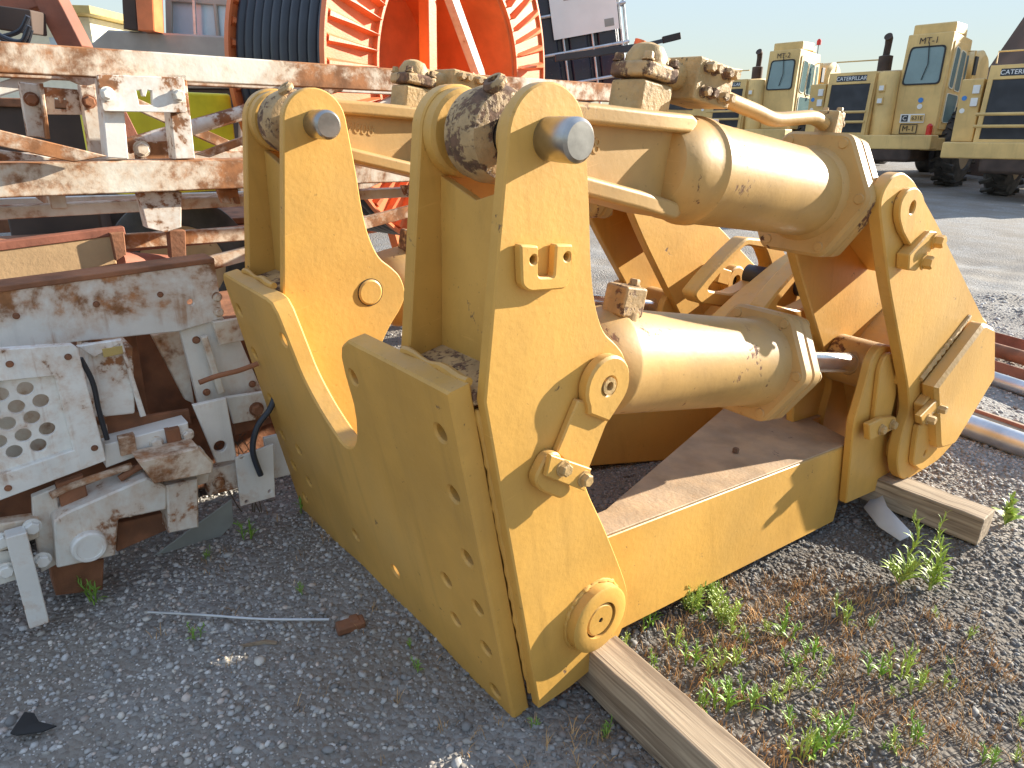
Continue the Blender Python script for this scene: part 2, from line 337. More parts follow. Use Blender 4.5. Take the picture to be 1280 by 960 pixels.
for y0,y1 in ((.04,.296),(1.09,1.345)): MB().box((.10,(y0+y1)/2,.43),(.02,y1-y0,.9)).build('hole_backing','yellow',rip,.003)  # plates added behind the bolt holes to shade them dark
def bead(path,r,m='yellow'):
    P_=[V(p)+V((random.gauss(0,.0012),random.gauss(0,.0008),random.gauss(0,.0012))) for p in path]
    MB().tube(P_,[r*random.uniform(.75,1.2) for _ in P_],7).build('weld_bead',m,rip)
bead([(.283+.102*math.cos(a),-.001,.150+.102*math.sin(a)) for a in [math.radians(4*i) for i in range(91)]],.006)
for k in (0,1):
    bead([(.062,.036+D*k,.0+.02*i) for i in range(46)],.008); bead([(.062,.300+D*k,.0+.02*i) for i in range(46)],.008)
    bead([(.168+(z-.93)*.21,.3015+D*k,z) for z in [.93+.016*i for i in range(24)]],.007)
    bead([(.168+(z-.93)*.21,.0345+D*k,z) for z in [.93+.016*i for i in range(24)]],.007)
# bottom pin boss and mid pins on the near bracket
bb=MB().ring((.283,-.036,.150),(0,1,0),[(0,.055),(0,.092),(.004,.099),(.034,.1),(.034,.055)],48).build('pivot_boss','yellow',rip)
pp=MB().ring((.283,-.034,.150),(0,1,0),[(0,.008),(0,.044),(.004,.049),(.08,.05),(.08,.008)],40).build('pivot_pin','yellow',rip)
MB().lathe((.283,-.031,.150),(0,1,0),[(0,.0078),(.01,.0078)],12).build('grease_hole','darkhole',rip)
MB().lathe((.352,-.007+D,.85),(0,1,0),[(0,.038),(.004,.044),(.1,.044)],36).build('pivot_pin','yellow',rip)
MB().ring((.352,D-.0025,.85),(0,1,0),[(0,.0445),(0,.047),(.002,.047),(.002,.0445)],36).build('pin_gap','darkhole',rip)
# U keeper near the top
ub=rnd([(0.19,1.233),(0.235,1.217),(0.224,1.155),(0.265,1.141),(0.28,1.206),(0.326,1.192),(0.311,1.117),(0.292,1.106),(0.196,1.133),(0.18,1.152)],[.006,.006,.008,.008,.006,.006,.01,.02,.02,.01])
plate('keeper_bracket',ub,-.024,0,'yellow',rip,[circ(p,.0085,14) for p in [(0.217,1.194),(0.306,1.172)]],.004)
for p in [(0.217,1.194),(0.306,1.172)]: MB().lathe((p[0],-.004,p[1]),(0,1,0),[(0,.0085),(.003,.0085)],14).build('bolt_hole','darkhole',rip)
# flag plate locking the mid pin
fb=[(0.386,0.833)]
fx,fz=fb[0]
plate('lock_plate_boss',[(fx+.073*math.cos(a),fz+.073*math.sin(a)) for a in [math.radians(200-14*i) for i in range(19)]]+[(fx-.01,fz-.095),(fx-.07,fz-.045)],-.034,0,'yellow',rip,[circ((fx,fz),.021,20)],.006)
MB().ring((fx,-.036,fz),(0,1,0),[(0,.011),(0,.021),(.03,.021),(.03,.011)],24).build('pin_bushing','grubby',rip)
plate('lock_plate',rnd([(0.298,0.831),(0.424,0.761),(0.378,0.722),(0.307,0.628),(0.273,0.638),(0.216,0.729)],.006),-.02,0,'yellow',rip,(),.004)
plate('lock_block',rnd([(0.18,0.749),(0.22,0.735),(0.23,0.645),(0.242,0.614),(0.209,0.603),(0.147,0.665),(0.134,0.704)],.02),-.03,0,'yellow',rip,(),.005)
plate('lock_bar',[(0.179,0.755),(0.294,0.653),(0.265,0.604),(0.158,0.708)],-.046,-.031,'yellow',rip,(),.002)
for p in [(0.207,0.704),(0.266,0.641)]: bolt((p[0],-.046,p[1]),(0,-1,0),.0165,.02,'grubby',rip)
# ---- hydraulic cylinders
def hexpoly(R,a0=0,c=.03): return rnd([(R*math.cos(a0+math.pi/3*i),R*math.sin(a0+math.pi/3*i)) for i in range(6)],c,4)
def axm(p,d,up=(0,0,1)):
    z=V(d).normalized(); x=V((0,1,0)); y=z.cross(x); M=Matrix((x,y,z)).transposed().to_4x4(); M.translation=p; return M
def flange(par,p,d,s0,R,m,stud_r=.0,hexrot=0):
    M=axm(V(p)+V(d)*s0,d)
    a=plate('gland_plate',hexpoly(R,hexrot,.03),0,.058,m,par,[circ((0,0),R*.55,32)],.010,axis='z',M=M)
    plate('gland_plate',hexpoly(R*.985,hexrot,.03),.062,.12,m,par,[circ((0,0),R*.45,32)],.010,axis='z',M=M)
    for i in range(6):
        an=hexrot+math.pi/3*i; q=M@V((R*.83*math.cos(an),R*.83*math.sin(an),-.004))
        MB().lathe(q,d,[(0,.014),(.003,.016),(.01,.016)],20).build('stud',m,par)
        q=M@V((R*.83*math.cos(an),R*.83*math.sin(an),.118)); bolt(q,d,.02,.022,'grubby',par)
    MB().lathe(M@V((0,0,.05)),d,[(0,R*.5),(.08,R*.5),(.09,R*.42)],36).build('rod_seal',m,par)
def upper(yc,detail=True):
    E=V((.3115,yc,1.405)); d=V((.9415,0,-.337)); b=V((.337,0,.9415)); R=.136
    P=lambda s,h=0,yy=0: E+d*s+b*h+V((0,yy,0))
    t=MB().lathe(P(.60),d,[(-.10,.09),(-.09,.110),(-.06,.124),(-.02,.131),(.02,.134),(.045,.1355),(.055,R+.006),(.075,R+.006),(.082,R),(.665,R),(.68,R+.012),(.70,R+.02)],56).build('upper_cylinder','peach',rip)
    # eye with its worn collar
    MB().ring(E+V((0,-.045,0)),(0,1,0),[(0,.043),(0,.074),(.004,.088),(.03,.099),(.07,.099),(.074,.094),(.1,.094),(.1,.043)],44).build('eye_collar','worn',t)
    MB().lathe(P(-.035,.088,-.03),b*.7-d*.7,[(0,.024),(.012,.026),(.02,.02),(.02,.012),(.012,.010)],16).build('grease_plug','worn',t)
    # cast I-section shank
    sh=MB()
    sh.box(P(.31),(.52,.115,.19),Matrix((d,V((0,1,0)),b)).transposed())
    for s in (-1,1):
        vs=[]
        for q,(ss,hh,wd) in enumerate([(.06,.084,.075),(.2,.098,.09),(.40,.114,.096),(.53,.127,.09),(.585,.122,.065)]):
            for yy in (-wd,wd):
                for th in (0,.045): vs.append(P(ss,s*(hh-th*1.0),yy))
        fs=[]
        for q in range(4):
            a=q*4; c=a+4
            fs+=[(a,a+2,c+2,c),(a+1,c+1,c+3,a+3),(a,c,c+1,a+1),(a+2,a+3,c+3,c+2)]
        fs+=[(0,1,3,2),(16,18,19,17)]; sh.add(vs,fs)
    sk_=sh.build('cast_shank','peach',t,.012)
    text('raised_number','.7808',.05,Matrix.Translation(P(.20,.012,-.0577))@Matrix.Rotation(math.radians(19.7),4,'Y')@AX['y'],'peach',sk_,.002)
    flange(t,E,d,1.285,.222,'peach')
    MB().lathe(P(1.39),d,[(0,.05),(.12,.05)],28).build('rod','chrome',t)
    MB().ring(P(1.55,0,-.06),(0,1,0),[(0,.045),(0,.088),(.006,.092),(.114,.092),(.12,.088),(.12,.045)],36).build('rod_eye','yellow',t)
    # ports, manifold and pipe
    R3=Matrix((d,V((0,1,0)),b)).transposed()
    MB().box(P(.42,.135,-.005),(.11,.105,.09),R3).build('port_block','grubby',t,.008)
    MB().box(P(.42,.203,-.005),(.12,.12,.036),R3).build('port_flange','worn',t,.01)
    MB().lathe(P(.42,.218,-.005),b,[(0,.052),(.02,.05),(.042,.036),(.05,.015)],24).build('port_cap','grubby',t)
    for i,j in ((-1,-1),(1,-1),(-1,1),(1,1)): bolt(P(.42+.046*i,.221,-.005+.046*j),b,.012,.018,'worn',t)
    MB().lathe(P(.46,.215,-.005),d,[(0,.036),(.1,.032)],20).build('port_elbow','grubby',t)
    mb=MB().box(P(.615,.213,-.005),(.15,.13,.10),R3).build('manifold_block','grubby',t,.006)
    for i in range(2):
        for j in range(2):
            for q in (0,1):
                bolt(P(.572+.075*i+.028*q,.187+.056*j,-.07),(0,-1,0),.0125,.022,'worn',mb)
    pipe=crom([P(.68,.205,-.01),P(.78,.198,-.01),P(.90,.192,-.01),P(1.0,.186,-.01),P(1.1,.203,-.01),P(1.2,.222,-.01),P(1.25,.222,-.01),P(1.29,.215,-.01)],6)
    MB().tube(pipe,.021,16).build('hydraulic_pipe','peach',t)
    MB().box(P(1.325,.222,-.01),(.05,.07,.075),R3).build('pipe_flange','grubby',t,.006)
    for j in (-1,1): bolt(P(1.325,.257,-.01+.024*j),b,.010,.014,'worn',t); bolt(P(1.35,.225,-.01+.024*j),d,.010,.014,'worn',t)
    return t
def lower(yc):
    E=V((.37,yc,.845)); d=V((.919,0,-.395)); b=V((.395,0,.919)); R=.146
    P=lambda s,h=0,yy=0: E+d*s+b*h+V((0,yy,0))
    t=MB().lathe(P(.05),d,[(0,.05),(.02,.09),(.05,.118),(.09,.134),(.14,R+.004),(.15,R+.004),(.16,R),(.875,R),(.90,R+.012)],56).build('lower_cylinder','peach',rip)
    MB().ring(P(0,0,-.12),(0,1,0),[(0,.043),(0,.1),(.24,.1),(.24,.043)],36).build('eye','peach',t)
    flange(t,E,d,.945,.212,'peach')
    MB().lathe(P(1.06),d,[(0,.04),(.70,.04)],32).build('rod','chrome',t)
    MB().lathe(P(1.70),d,[(0,.045),(.03,.06),(.05,.07)],28).build('rod_collar','grubby',t)
    MB().ring(P(1.80,0,-.10),(0,1,0),[(0,.042),(0,.095),(.006,.1),(.194,.1),(.2,.095),(.2,.042)],40).build('rod_eye','peach',t)
    R3=Matrix((d,V((0,1,0)),b)).transposed()
    MB().box(P(.21,.175,-.03),(.085,.075,.08),R3).build('port_block','worn',t,.008)
    MB().lathe(P(.22,.10,-.03),b,[(0,.045),(.05,.04)],16).build('port_neck','worn',t)
    bolt(P(.235,.215,-.03),b,.014,.018,'worn',t)
    return t
for k in (0,1): upper(.168+D*k); lower(.168+D*k)
# ---- draft frame: two arms that widen towards the rear cross box (plan in arm coordinates s,y)
AD=V((.958,0,-.286)); AN=V((.286,0,.958)); A0=V((.283,0,.165))
AM=Matrix((AD,(0,1,0),AN)).transposed().to_4x4(); AM.translation=A0
half=[(-.02,.05),(-.02,.14),(.18,.155),(1.66,.655),(1.66,.70),(1.90,.70),(1.90,.30),(1.62,.28),(1.53,.05)]
for s,nm in ((0,'near'),(1,'far')):
    pl_=[(a,b) if s==0 else (a,1.393-b) for a,b in half]
    arm=plate('draft_arm',pl_,-.185,.178,'yellow',rip,(),.006,axis='z',M=AM)
    plate('deck_plate',[(a+.004*(1 if a<.5 else -1),b) for a,b in pl_],.1782,.186,'deck',arm,(),.002,axis='z',M=AM)
for q in ((.95,.22),):
    bolt(AM@V((q[0],q[1],.186)),AN,.012,.02,'worn',rip,name='stub_bolt',washer=False)
# lugs that carry the lift-cylinder rod ends
for sft in (0,1):
    f=(lambda y:y) if sft==0 else (lambda y:1.393-y)
    lug=rnd([(1.715,-0.344),(1.709,0.053),(1.758,0.176),(1.794,0.295),(1.854,0.324),(1.933,0.299),(2.011,0.21),(2.062,0.082),(2.086,-0.183),(2.105,-0.383),(2.069,-0.41),(1.975,-0.43)],[.01,.02,.02,.05,.05,.05,.05,.05,.05,.03,.01,.01])
    a,b=sorted((f(.012),f(.046))); L1=plate('rod_lug',lug,a,b,'yellow',rip,(),.005)
    a,b=sorted((f(.012),f(-.008))); plate('lug_doubler',rnd([(1.831,-0.005),(1.828,0.24),(1.86,0.288),(1.911,0.281),(1.978,0.21),(2.002,0.062),(1.963,-0.111)],[.01,.04,.04,.04,.04,.05,.01]),a,b,'yellow',L1,(),.004)
    a,b=sorted((f(.30),f(.335))); plate('rod_lug',[(x+.06,z-.02) for x,z in lug],a,b,'yellow',rip,(),.005)
    if sft==0:
        bk=plate('lug_keeper',rnd([(1.731,0.053),(1.84,0.028),(1.961,-0.025),(1.991,-0.093),(1.866,-0.06),(1.754,-0.033)],.008),-.035,-.009,'yellow',L1,(),.004)
        for p in [(1.833,-0.019),(1.925,-0.042)]: bolt((p[0],-.036,p[1]),(0,-1,0),.018,.02,'grubby',bk)
    MB().lathe((2.0,f(-.02) if sft==0 else f(.36),.145),(0,1,0),[(0,.042),(.38,.042)],28).build('rod_pin','yellow',rip)
# ---- rear brackets and the tool beam
rear=[(1.575,0.922),(1.57,0.966),(1.591,0.995),(1.632,1.019),(1.699,1.017),(1.792,0.965),(1.876,0.886),(2.015,0.762),(2.643,0.161),(2.702,0.119),(2.716,-0.381),(2.557,-0.463),(2.413,-0.477),(2.079,-0.402),(2.003,-0.327),(1.961,-0.213),(1.98,-0.101),(2.02,-0.021),(1.97,0.118),(1.693,0.649)]
rear=rnd(rear,[.02,.04,.05,.06,.06,.06,.05,.05,.03,.0,.0,.02,.05,.1,.05,.08,.08,.06,.06,.1])
rp=plate('rear_bracket_plate',rear,-.06,-.015,'yellow',rip,(),.005)
for a,b in ((.27,.312),(1.03,1.075),(1.32,1.362)): plate('rear_bracket_plate',rear,a,b,'yellow',rip,(),.005)
for a_,b_ in ((-.0148,.2698),(1.0752,1.3198)):
    MB().bar((1.84,(a_+b_)/2,.84),(2.24,(a_+b_)/2,.468),b_-a_,.03,(0,1,0) if 0 else (.68,0,.73)).build('bracket_web','yellow',rip,.003)  # cross plate added to shade the bracket's inside, cut short for the lift rod
bc=[(2.212,0.018),(2.063,0.095),(2.462,0.221),(2.599,0.144),(2.725,-0.151),(2.37,-0.339),(2.21,-0.276)]
bc=[bc[1],bc[2],bc[3],bc[4],bc[5],bc[6]]
plate('beam_end_cap',rnd(bc,[.0,.02,.02,.03,.03,.03]),-.13,-.0605,'yellow',rip,(),.014)
plate('tool_beam',[(x,z) for x,z in bc],-.014,1.40,'yellow',rip,(),.01)
MB().tube([((1-t)*bc[0][0]+t*bc[1][0]+.004*math.sin(t*60),-.064,(1-t)*bc[0][1]+t*bc[1][1]+.018) for t in [i/24 for i in range(25)]],[.011+.003*math.sin(i*3.3) for i in range(25)],8).build('weld_bead','grubby',rip)
# upper rear keeper: lug, bar, bolts
lk=[(1.651,0.937),(1.691,0.964),(1.75,0.959),(1.818,0.914),(1.848,0.831),(1.874,0.782),(1.804,0.726),(1.76,0.763),(1.695,0.826),(1.654,0.885)]
plate('pin_keeper',rnd(lk,[.04,.04,.04,.04,.02,.01,.01,.01,.01,.03]),-.085,-.0605,'yellow',rip,[circ([(1.739,0.895)][0],.02,18)],.004)
MB().lathe(([(1.739,0.895)][0][0],-.066,[(1.739,0.895)][0][1]),(0,1,0),[(0,.02),(.004,.02)],18).build('keeper_hole','darkhole',rip)
plate('keeper_bar',rnd([(1.716,0.746),(1.856,0.786),(1.908,0.768),(1.93,0.736),(1.787,0.667),(1.725,0.69)],.008),-.105,-.0605,'yellow',rip,(),.004)
for p in [(1.894,0.741),(1.829,0.687)]: bolt((p[0],-.105,p[1]),(0,-1,0),.023,.032,'yellow',rip)
plate('keeper_block',rnd([(2.033,0.018),(2.096,0.037),(2.159,0.016),(2.201,-0.05),(2.248,-0.152),(2.073,-0.097)],.012),-.1,-.0605,'yellow',rip,(),.005)
plate('keeper_bar',[(1.96,0.012),(2.093,0.023),(2.141,-0.038),(1.996,-0.043)],-.125,-.1005,'yellow',rip,(),.003)
for p in [(2.033,-0.034),(2.13,-0.033)]: bolt((p[0],-.125,p[1]),(0,-1,0),.018,.03,'grubby',rip)
plate('keeper_tongue',rnd([(2.065,-0.093),(2.156,-0.138),(2.313,-0.309),(2.297,-0.404),(2.17,-0.386),(2.073,-0.298),(2.065,-0.192)],.03),-.085,-.0605,'yellow',rip,[circ([(2.182,-0.299)][0],.016,16)],.004)
MB().lathe((2.12,-.135+.11,-.225),(0,1,0),[(0,.10),(.06,.10)],40).build('pivot_boss','yellow',rip)
for y in (-.03,1.05): MB().lathe((1.735,y,.895),(0,1,0),[(0,.044),(.31,.044)],28).build('top_pin','yellow',rip)
# centre of the tool beam: far lug ring, block, shank pocket with its pin
ec=[(2.338,0.226)][0]
MB().ring((ec[0],.985,ec[1]),(0,1,0),[(0,.034),(0,.07),(.006,.078),(.045,.08),(.045,.034)],36).build('pin_boss','yellow',rip)
MB().lathe((ec[0],1.01,ec[1]),(0,1,0),[(0,.034),(.004,.034)],20).build('boss_hole','darkhole',rip)
eb=[(2.147,0.328)][0]
MB().box((eb[0],.975,eb[1]),(.10,.11,.075),Matrix.Rotation(math.radians(28),3,'Y')).build('stop_block','yellow',rip,.006)
po=rnd([(1.706,0.425),(1.821,0.479),(1.945,0.523),(2.091,0.565),(2.361,0.468),(2.47,0.304),(2.273,0.212),(2.128,0.199),(1.964,0.265),(1.742,0.368)],[.03,.05,.05,.03,.03,.06,.08,.06,.06,.05])
pi=rnd([(1.796,0.413),(1.891,0.455),(2.082,0.532),(2.242,0.468),(2.312,0.338),(2.116,0.321),(1.978,0.329)],[.03,.05,.03,.03,.05,.05,.03])
plate('shank_pocket',po,.42,.50,'yellow',rip,[pi],.008)
plate('shank_pocket',po,.76,.84,'yellow',rip,[pi],.008)
q=[(2.145,0.338)][0]; MB().lathe((q[0]+.06,.38,q[1]),(0,1,0),[(0,.05),(.45,.05)],24).build('shank_pin','hose',rip)
plate('beam_fin',[(1.728,0.329),(1.9,0.372),(2.205,0.428),(2.507,0.451),(2.745,-0.151),(2.37,-0.229),(1.879,0.113)],.56,.70,'yellow',rip,(),.01)
# ================================================================ white rusty machine beside the ripper (frame: x along it, y away, z up)
UX=V((.769,.639,0)).normalized(); UB=V((-UX.y,UX.x,0))
MM=Matrix((UX,UB,(0,0,1))).transposed().to_4x4(); MM.translation=(-1.5,1.95,0)
def wp(par,name,pts,off,th,m='white',holes=(),bev=.003,r=0):     # plate whose front face stands `off` in front of the frame plane
    return plate(name,rnd(pts,r) if r else pts,-off,-off+th,m,par,holes,bev)
def wbolt(par,p,off,r=.016,m='white'): return bolt((p[0],-off,p[1]),(0,-1,0),r,r*1.1,m,par)
tr=empty('lattice_truss','long white rust-streaked lattice truss with bolted slotted plates behind the ripper','truss',M=MM)
def chord(name,x0,x1,z0,z1,off,th,m): return MB().box(((x0+x1)/2,-off+th/2,(z0+z1)/2),(x1-x0,th,z1-z0)).build(name,m,tr,.006)
chord('top_chord',-1.2,3.08,1.633,1.727,-.5,.08,'white_rusty')
chord('top_chord',-1.2,3.6,1.64,1.72,-1.35,.07,'white_rusty')
chord('bottom_chord',-1.2,3.0,1.245,1.358,-.5,.11,'white_rusty')
chord('bottom_chord',-1.2,3.4,1.25,1.34,-1.35,.08,'white_rusty')
chord('lower_rail',-1.2,2.6,1.16,1.205,-.62,.06,'white_rusty')
chord('lower_rail',-1.2,2.4,1.10,1.15,-1.1,.05,'white')
for x in (-.3,.55,1.5,2.3,3.0): MB().bar((x,.58,1.69),(x+.15,1.35,1.69),.05,.05).build('cross_member','rustred',tr,.004)
for x in (.3,1.2,2.1,2.9): MB().bar((x,.6,1.22),(x,1.36,1.22),.05,.06).build('cross_member','white_rusty',tr,.004)
mcut=lambda P:[P[i] for i in range(8)]
pa=wp(tr,'slotted_plate',[(0.468,1.642),(0.75,1.646),(0.745,1.526),(0.468,1.525)],-.47,.028,'white_clean',[[(0.583,1.596),(0.599,1.599),(0.602,1.578),(0.611,1.577),(0.62,1.599),(0.634,1.597),(0.631,1.55),(0.586,1.549)]],.002,.01)
for p in [(0.49,1.582),(0.723,1.585)]: wbolt(pa,p,-.47,.019,'white')
wp(tr,'post',[(0.482,1.651),(0.55,1.654),(0.53,1.364),(0.462,1.37)],-.5,.09,'white_clean')
wp(tr,'post',[(0.699,1.657),(0.768,1.658),(0.761,1.363),(0.69,1.361)],-.5,.09,'white_clean')
pb=wp(tr,'slotted_plate',[(0.335,1.603),(0.48,1.597),(0.473,1.507),(0.343,1.506)],-.85,.02,'white',[[(0.385,1.566),(0.398,1.566),(0.399,1.547),(0.41,1.547),(0.416,1.567),(0.423,1.562),(0.419,1.525),(0.38,1.527)]],.002)
wp(tr,'post',[(0.277,1.615),(0.34,1.61),(0.334,1.423),(0.27,1.431)],-.8,.05,'white'); wp(tr,'post',[(0.466,1.613),(0.518,1.61),(0.514,1.361),(0.463,1.367)],-.8,.05,'white')
wp(tr,'post_edge',[(0.333,1.612),(0.345,1.613),(0.334,1.422),(0.321,1.422)],-.76,.12,'white_rusty')
for p in [(0.303,1.558),(0.488,1.555)]: wbolt(tr,p,-.8,.02,'rust')
wp(tr,'brace',[(0.041,1.495),(0.454,1.379),(0.346,1.36),(0.031,1.443)],-.44,.03,'white_rusty')
wp(tr,'brace',[(0.046,1.405),(0.398,1.339),(0.032,1.333)],-.9,.03,'white')
a,b=[(0.635,1.384),(1.128,1.537)]; MB().tube([(a[0],1.0,a[1]),(b[0]+.5,1.0,b[1]+.13)],.032,16).build('tube_brace','white',tr)
q=wp(tr,'gusset',[(0.6,1.398),(0.625,1.413),(0.743,1.419),(0.742,1.342),(0.601,1.345)],-.7,.03,'white_clean',(),.002,.008); wbolt(q,[(0.624,1.389)][0],-.7,.025,'white_rusty')
wp(tr,'gusset',[(0.653,1.518),(0.678,1.519),(0.713,1.415),(0.659,1.395)],-1.1,.03,'rustred')
wp(tr,'brace',[(0.836,1.363),(1.247,1.503),(1.244,1.47),(0.892,1.35)],-.75,.03,'white_rusty')
wp(tr,'brace',[(1.621,1.176),(2.268,1.397),(2.268,1.338),(1.711,1.152)],-1.0,.03,'white_rusty')
for (xa,za,xb,zb,yy,wd,m_) in ((-.6,1.27,.5,1.68,1.36,.05,'white'),(.5,1.68,1.4,1.27,1.36,.05,'white_rusty'),(1.4,1.27,2.3,1.68,1.36,.05,'white'),(-.9,1.02,1.6,.98,.95,.06,'white_rusty'),(-.9,.92,1.9,.95,1.25,.07,'rustred'),(-.4,1.12,2.1,1.08,1.5,.06,'white_clean'),(.9,.86,2.6,1.12,1.0,.06,'white_rusty'),(-.7,1.2,.3,1.0,.8,.05,'rust')):
    MB().bar((xa,yy,za),(xb,yy+.05,zb),wd,wd*.8,(0,1,0)).build('stringer',m_,tr,.004)
hg=wp(tr,'hanger_plate',[(0.557,1.243),(0.71,1.236),(0.691,1.102),(0.631,1.085),(0.568,1.108)],-.55,.07,'white_clean',(),.003)
wp(tr,'hanger_leg',[(0.651,1.089),(0.713,1.084),(0.702,0.976),(0.645,0.979)],-.58,.05,'rust'); 
wp(tr,'notched_plate',[(0.848,1.242),(0.93,1.239),(0.936,1.178),(0.92,1.179),(0.913,1.205),(0.897,1.202),(0.901,1.18),(0.863,1.185)],-.56,.03,'white_rusty')
wp(tr,'notched_plate',[(1.705,1.223),(1.758,1.221),(1.77,1.161),(1.743,1.166),(1.726,1.178)],-.56,.03,'white_clean')
# ---- the machine body below the truss
mc=empty('trencher_frame','white rust-blotched machine frame with perforated guard panel lying on the gravel','machine frame',M=MM)
ch=wp(mc,'channel_face',[(-0.11,1.016),(0.042,1.022),(0.667,1.045),(0.673,0.838),(0.523,0.815),(0.201,0.832),(0.088,0.828),(-0.145,0.849)],-.1,.02,'channel',[circ([(0.57,0.912)][0],.011,14)],.003)
q=[(-0.106,1.034),(0.046,1.041),(0.654,1.071),(0.678,1.049),(0.042,1.022),(-0.11,1.016)]
x0,z0=[(-0.11,1.016)][0]; x1,z1=[(0.667,1.045)][0]
MB().bar((x0,.15,z0+.004),(x1,.15,z1+.004),.11,.018).build('channel_flange','rust',ch,.004)
for p in [(0.66,0.919),(0.659,0.864)]: wbolt(ch,p,-.1,.014,'white_rusty')
wp(mc,'pillar',[(0.528,0.811),(0.679,0.835),(0.73,0.742),(0.799,0.495),(0.556,0.52)],-.12,.03,'white',(),.003)
wp(mc,'clip_plate',[(0.63,0.835),(0.743,0.835),(0.752,0.751),(0.644,0.746)],-.08,.02,'white_rusty',(),.003)
wp(mc,'inner_panel',[(0.405,0.808),(0.654,0.799),(0.64,0.386),(0.321,0.434)],-.32,.02,'rust')
wp(mc,'pillar_side',[(0.452,0.785),(0.556,0.791),(0.56,0.498),(0.531,0.521)],-.2,.03,'white_rusty')
wp(mc,'inner_panel',[(0.226,0.799),(0.411,0.796),(0.406,0.392),(0.221,0.396)],-.24,.02,'rust')
# switch box
sb=MB().box((([(0.274,0.703)][0][0]),.10,[(0.274,0.703)][0][1]),(.135,.16,.235),Matrix.Rotation(math.radians(7),3,'Y')).build('switch_box','white_clean',mc,.008)
wp(sb,'box_lid',[(0.196,0.846),(0.322,0.846),(0.355,0.571),(0.338,0.57),(0.315,0.832),(0.237,0.801)],.0,.02,'white_clean',(),.003)
wp(sb,'lid_patch',[(0.261,0.826),(0.321,0.826),(0.319,0.799),(0.263,0.796)],.001,.004,'ochre')
# perforated guard
fr=[(-0.139,0.908),(0.001,0.893),(0.175,0.876),(0.188,0.861),(0.205,0.481),(-0.086,0.436),(-0.242,0.414)]
inn=[(-0.159,0.81),(-0.017,0.8),(0.115,0.789),(0.123,0.542),(-0.071,0.517),(-0.224,0.499)]
wp(mc,'guard_frame',fr,.08,.03,'white_clean',[inn],.003)
hs=[]
for r in range(-1,7):
    for c_ in range(-6,7):
        px=[(0.039,0.713)][0]; 
        x=px[0]+c_*.062+(.031 if r%2 else 0)+.0; z=px[1]-(r-1)*.046+.004*c_
        hs.append((x,z))
def inside(p,poly,mg=.026):
    c=False; n=len(poly); dm=9
    for i in range(n):
        a,b=V(poly[i-1]),V(poly[i]); ab=b-a; t=max(0,min(1,(V(p)-a).dot(ab)/max(1e-9,ab.dot(ab)))); dm=min(dm,(V(p)-a-ab*t).length)
        if (poly[i][1]>p[1])!=(poly[i-1][1]>p[1]) and p[0]<(poly[i-1][0]-poly[i][0])*(p[1]-poly[i][1])/(poly[i-1][1]-poly[i][1])+poly[i][0]: c=not c
    return c and dm>mg
wp(mc,'perforated_panel',[(-0.157,0.817),(-0.013,0.808),(0.13,0.796),(0.136,0.521),(-0.074,0.493),(-0.228,0.476)],.06,.012,'white_clean',[circ(p,.0215,18) for p in hs if inside(p,inn)],.001)
wp(mc,'inner_panel',[(-0.16,0.781),(0.133,0.749),(0.144,0.474),(-0.235,0.424)],-.06,.02,'white_rusty')
wp(mc,'inner_panel',[(-0.127,0.73),(0.123,0.709),(0.12,0.425),(-0.199,0.376)],-.2,.02,'tan')
# rails and plates under the guard
wp(mc,'rail',[(0.215,0.515),(0.474,0.527),(0.473,0.479),(0.318,0.45),(0.207,0.433)],.03,.12,'white_clean'); 
for p in [(0.365,0.482),(0.466,0.484)]: wbolt(mc,p,.03,.018,'white')
wp(mc,'tray',[(0.237,0.64),(0.369,0.55),(0.502,0.541),(0.505,0.484),(0.225,0.481)],-.05,.02,'rust')
wp(mc,'hole_plate',[(0.505,0.573),(0.62,0.574),(0.631,0.323),(0.558,0.332)],.0,.02,'white_clean',[circ([(0.577,0.394)][0],.022,18)],.003)
wp(mc,'side_plate',[(0.638,0.552),(0.78,0.542),(0.785,0.434),(0.652,0.442)],-.06,.02,'white')
wbolt(mc,[(0.741,0.482)][0],-.06,.022,'rust')
wp(mc,'tail_plate',[(0.619,0.341),(0.765,0.358),(0.75,0.135),(0.617,0.139)],.02,.012,'white_clean',[circ(p,.007,10) for p in [(0.642,0.338),(0.731,0.166),(0.64,0.152)]],.002)
wp(mc,'tail_plate',[(0.759,0.353),(0.895,0.351),(0.892,0.165),(0.766,0.169)],-.06,.02,'white_clean')
wp(mc,'rail',[(0.515,0.301),(0.646,0.303),(0.634,0.195),(0.522,0.198)],-.02,.05,'white'); wbolt(mc,[(0.56,0.243)][0],-.02,.018,'white_rusty')
wp(mc,'rail',[(0.666,0.441),(0.831,0.449),(0.843,0.395),(0.664,0.374)],-.1,.03,'rust')
# cast arm with its big pin cap
arm_=wp(mc,'cast_arm',[(0.03,0.331),(0.061,0.348),(0.308,0.396),(0.363,0.342),(0.351,0.259),(0.203,0.273),(0.174,0.145),(0.01,0.165)],.1,.13,'white',(),.006,.008)
pc=[(0.106,0.216)][0]
MB().lathe((pc[0],-.1,pc[1]),(0,-1,0),[(0,.052),(.02,.052),(.027,.047),(.027,.038),(.024,.037),(.024,.003)],36).build('pin_cap','white_clean',arm_)
cb=wp(mc,'cap_block',[(0.282,0.479),(0.469,0.476),(0.511,0.407),(0.503,0.366),(0.319,0.385)],.14,.10,'white_rusty',(),.006)
wp(mc,'knuckle',[(0.361,0.346),(0.464,0.34),(0.442,0.152),(0.344,0.166)],.1,.12,'white',(),.006)
wp(mc,'arm_pocket',[(0.204,0.217),(0.365,0.206),(0.361,0.135),(0.19,0.111)],.02,.03,'rust')
wp(mc,'skid_plate',[(0.323,-0.023),(0.463,0.042),(0.622,0.113),(0.616,0.003),(0.501,-0.081)],-.1,.008,'grime',(),.002)
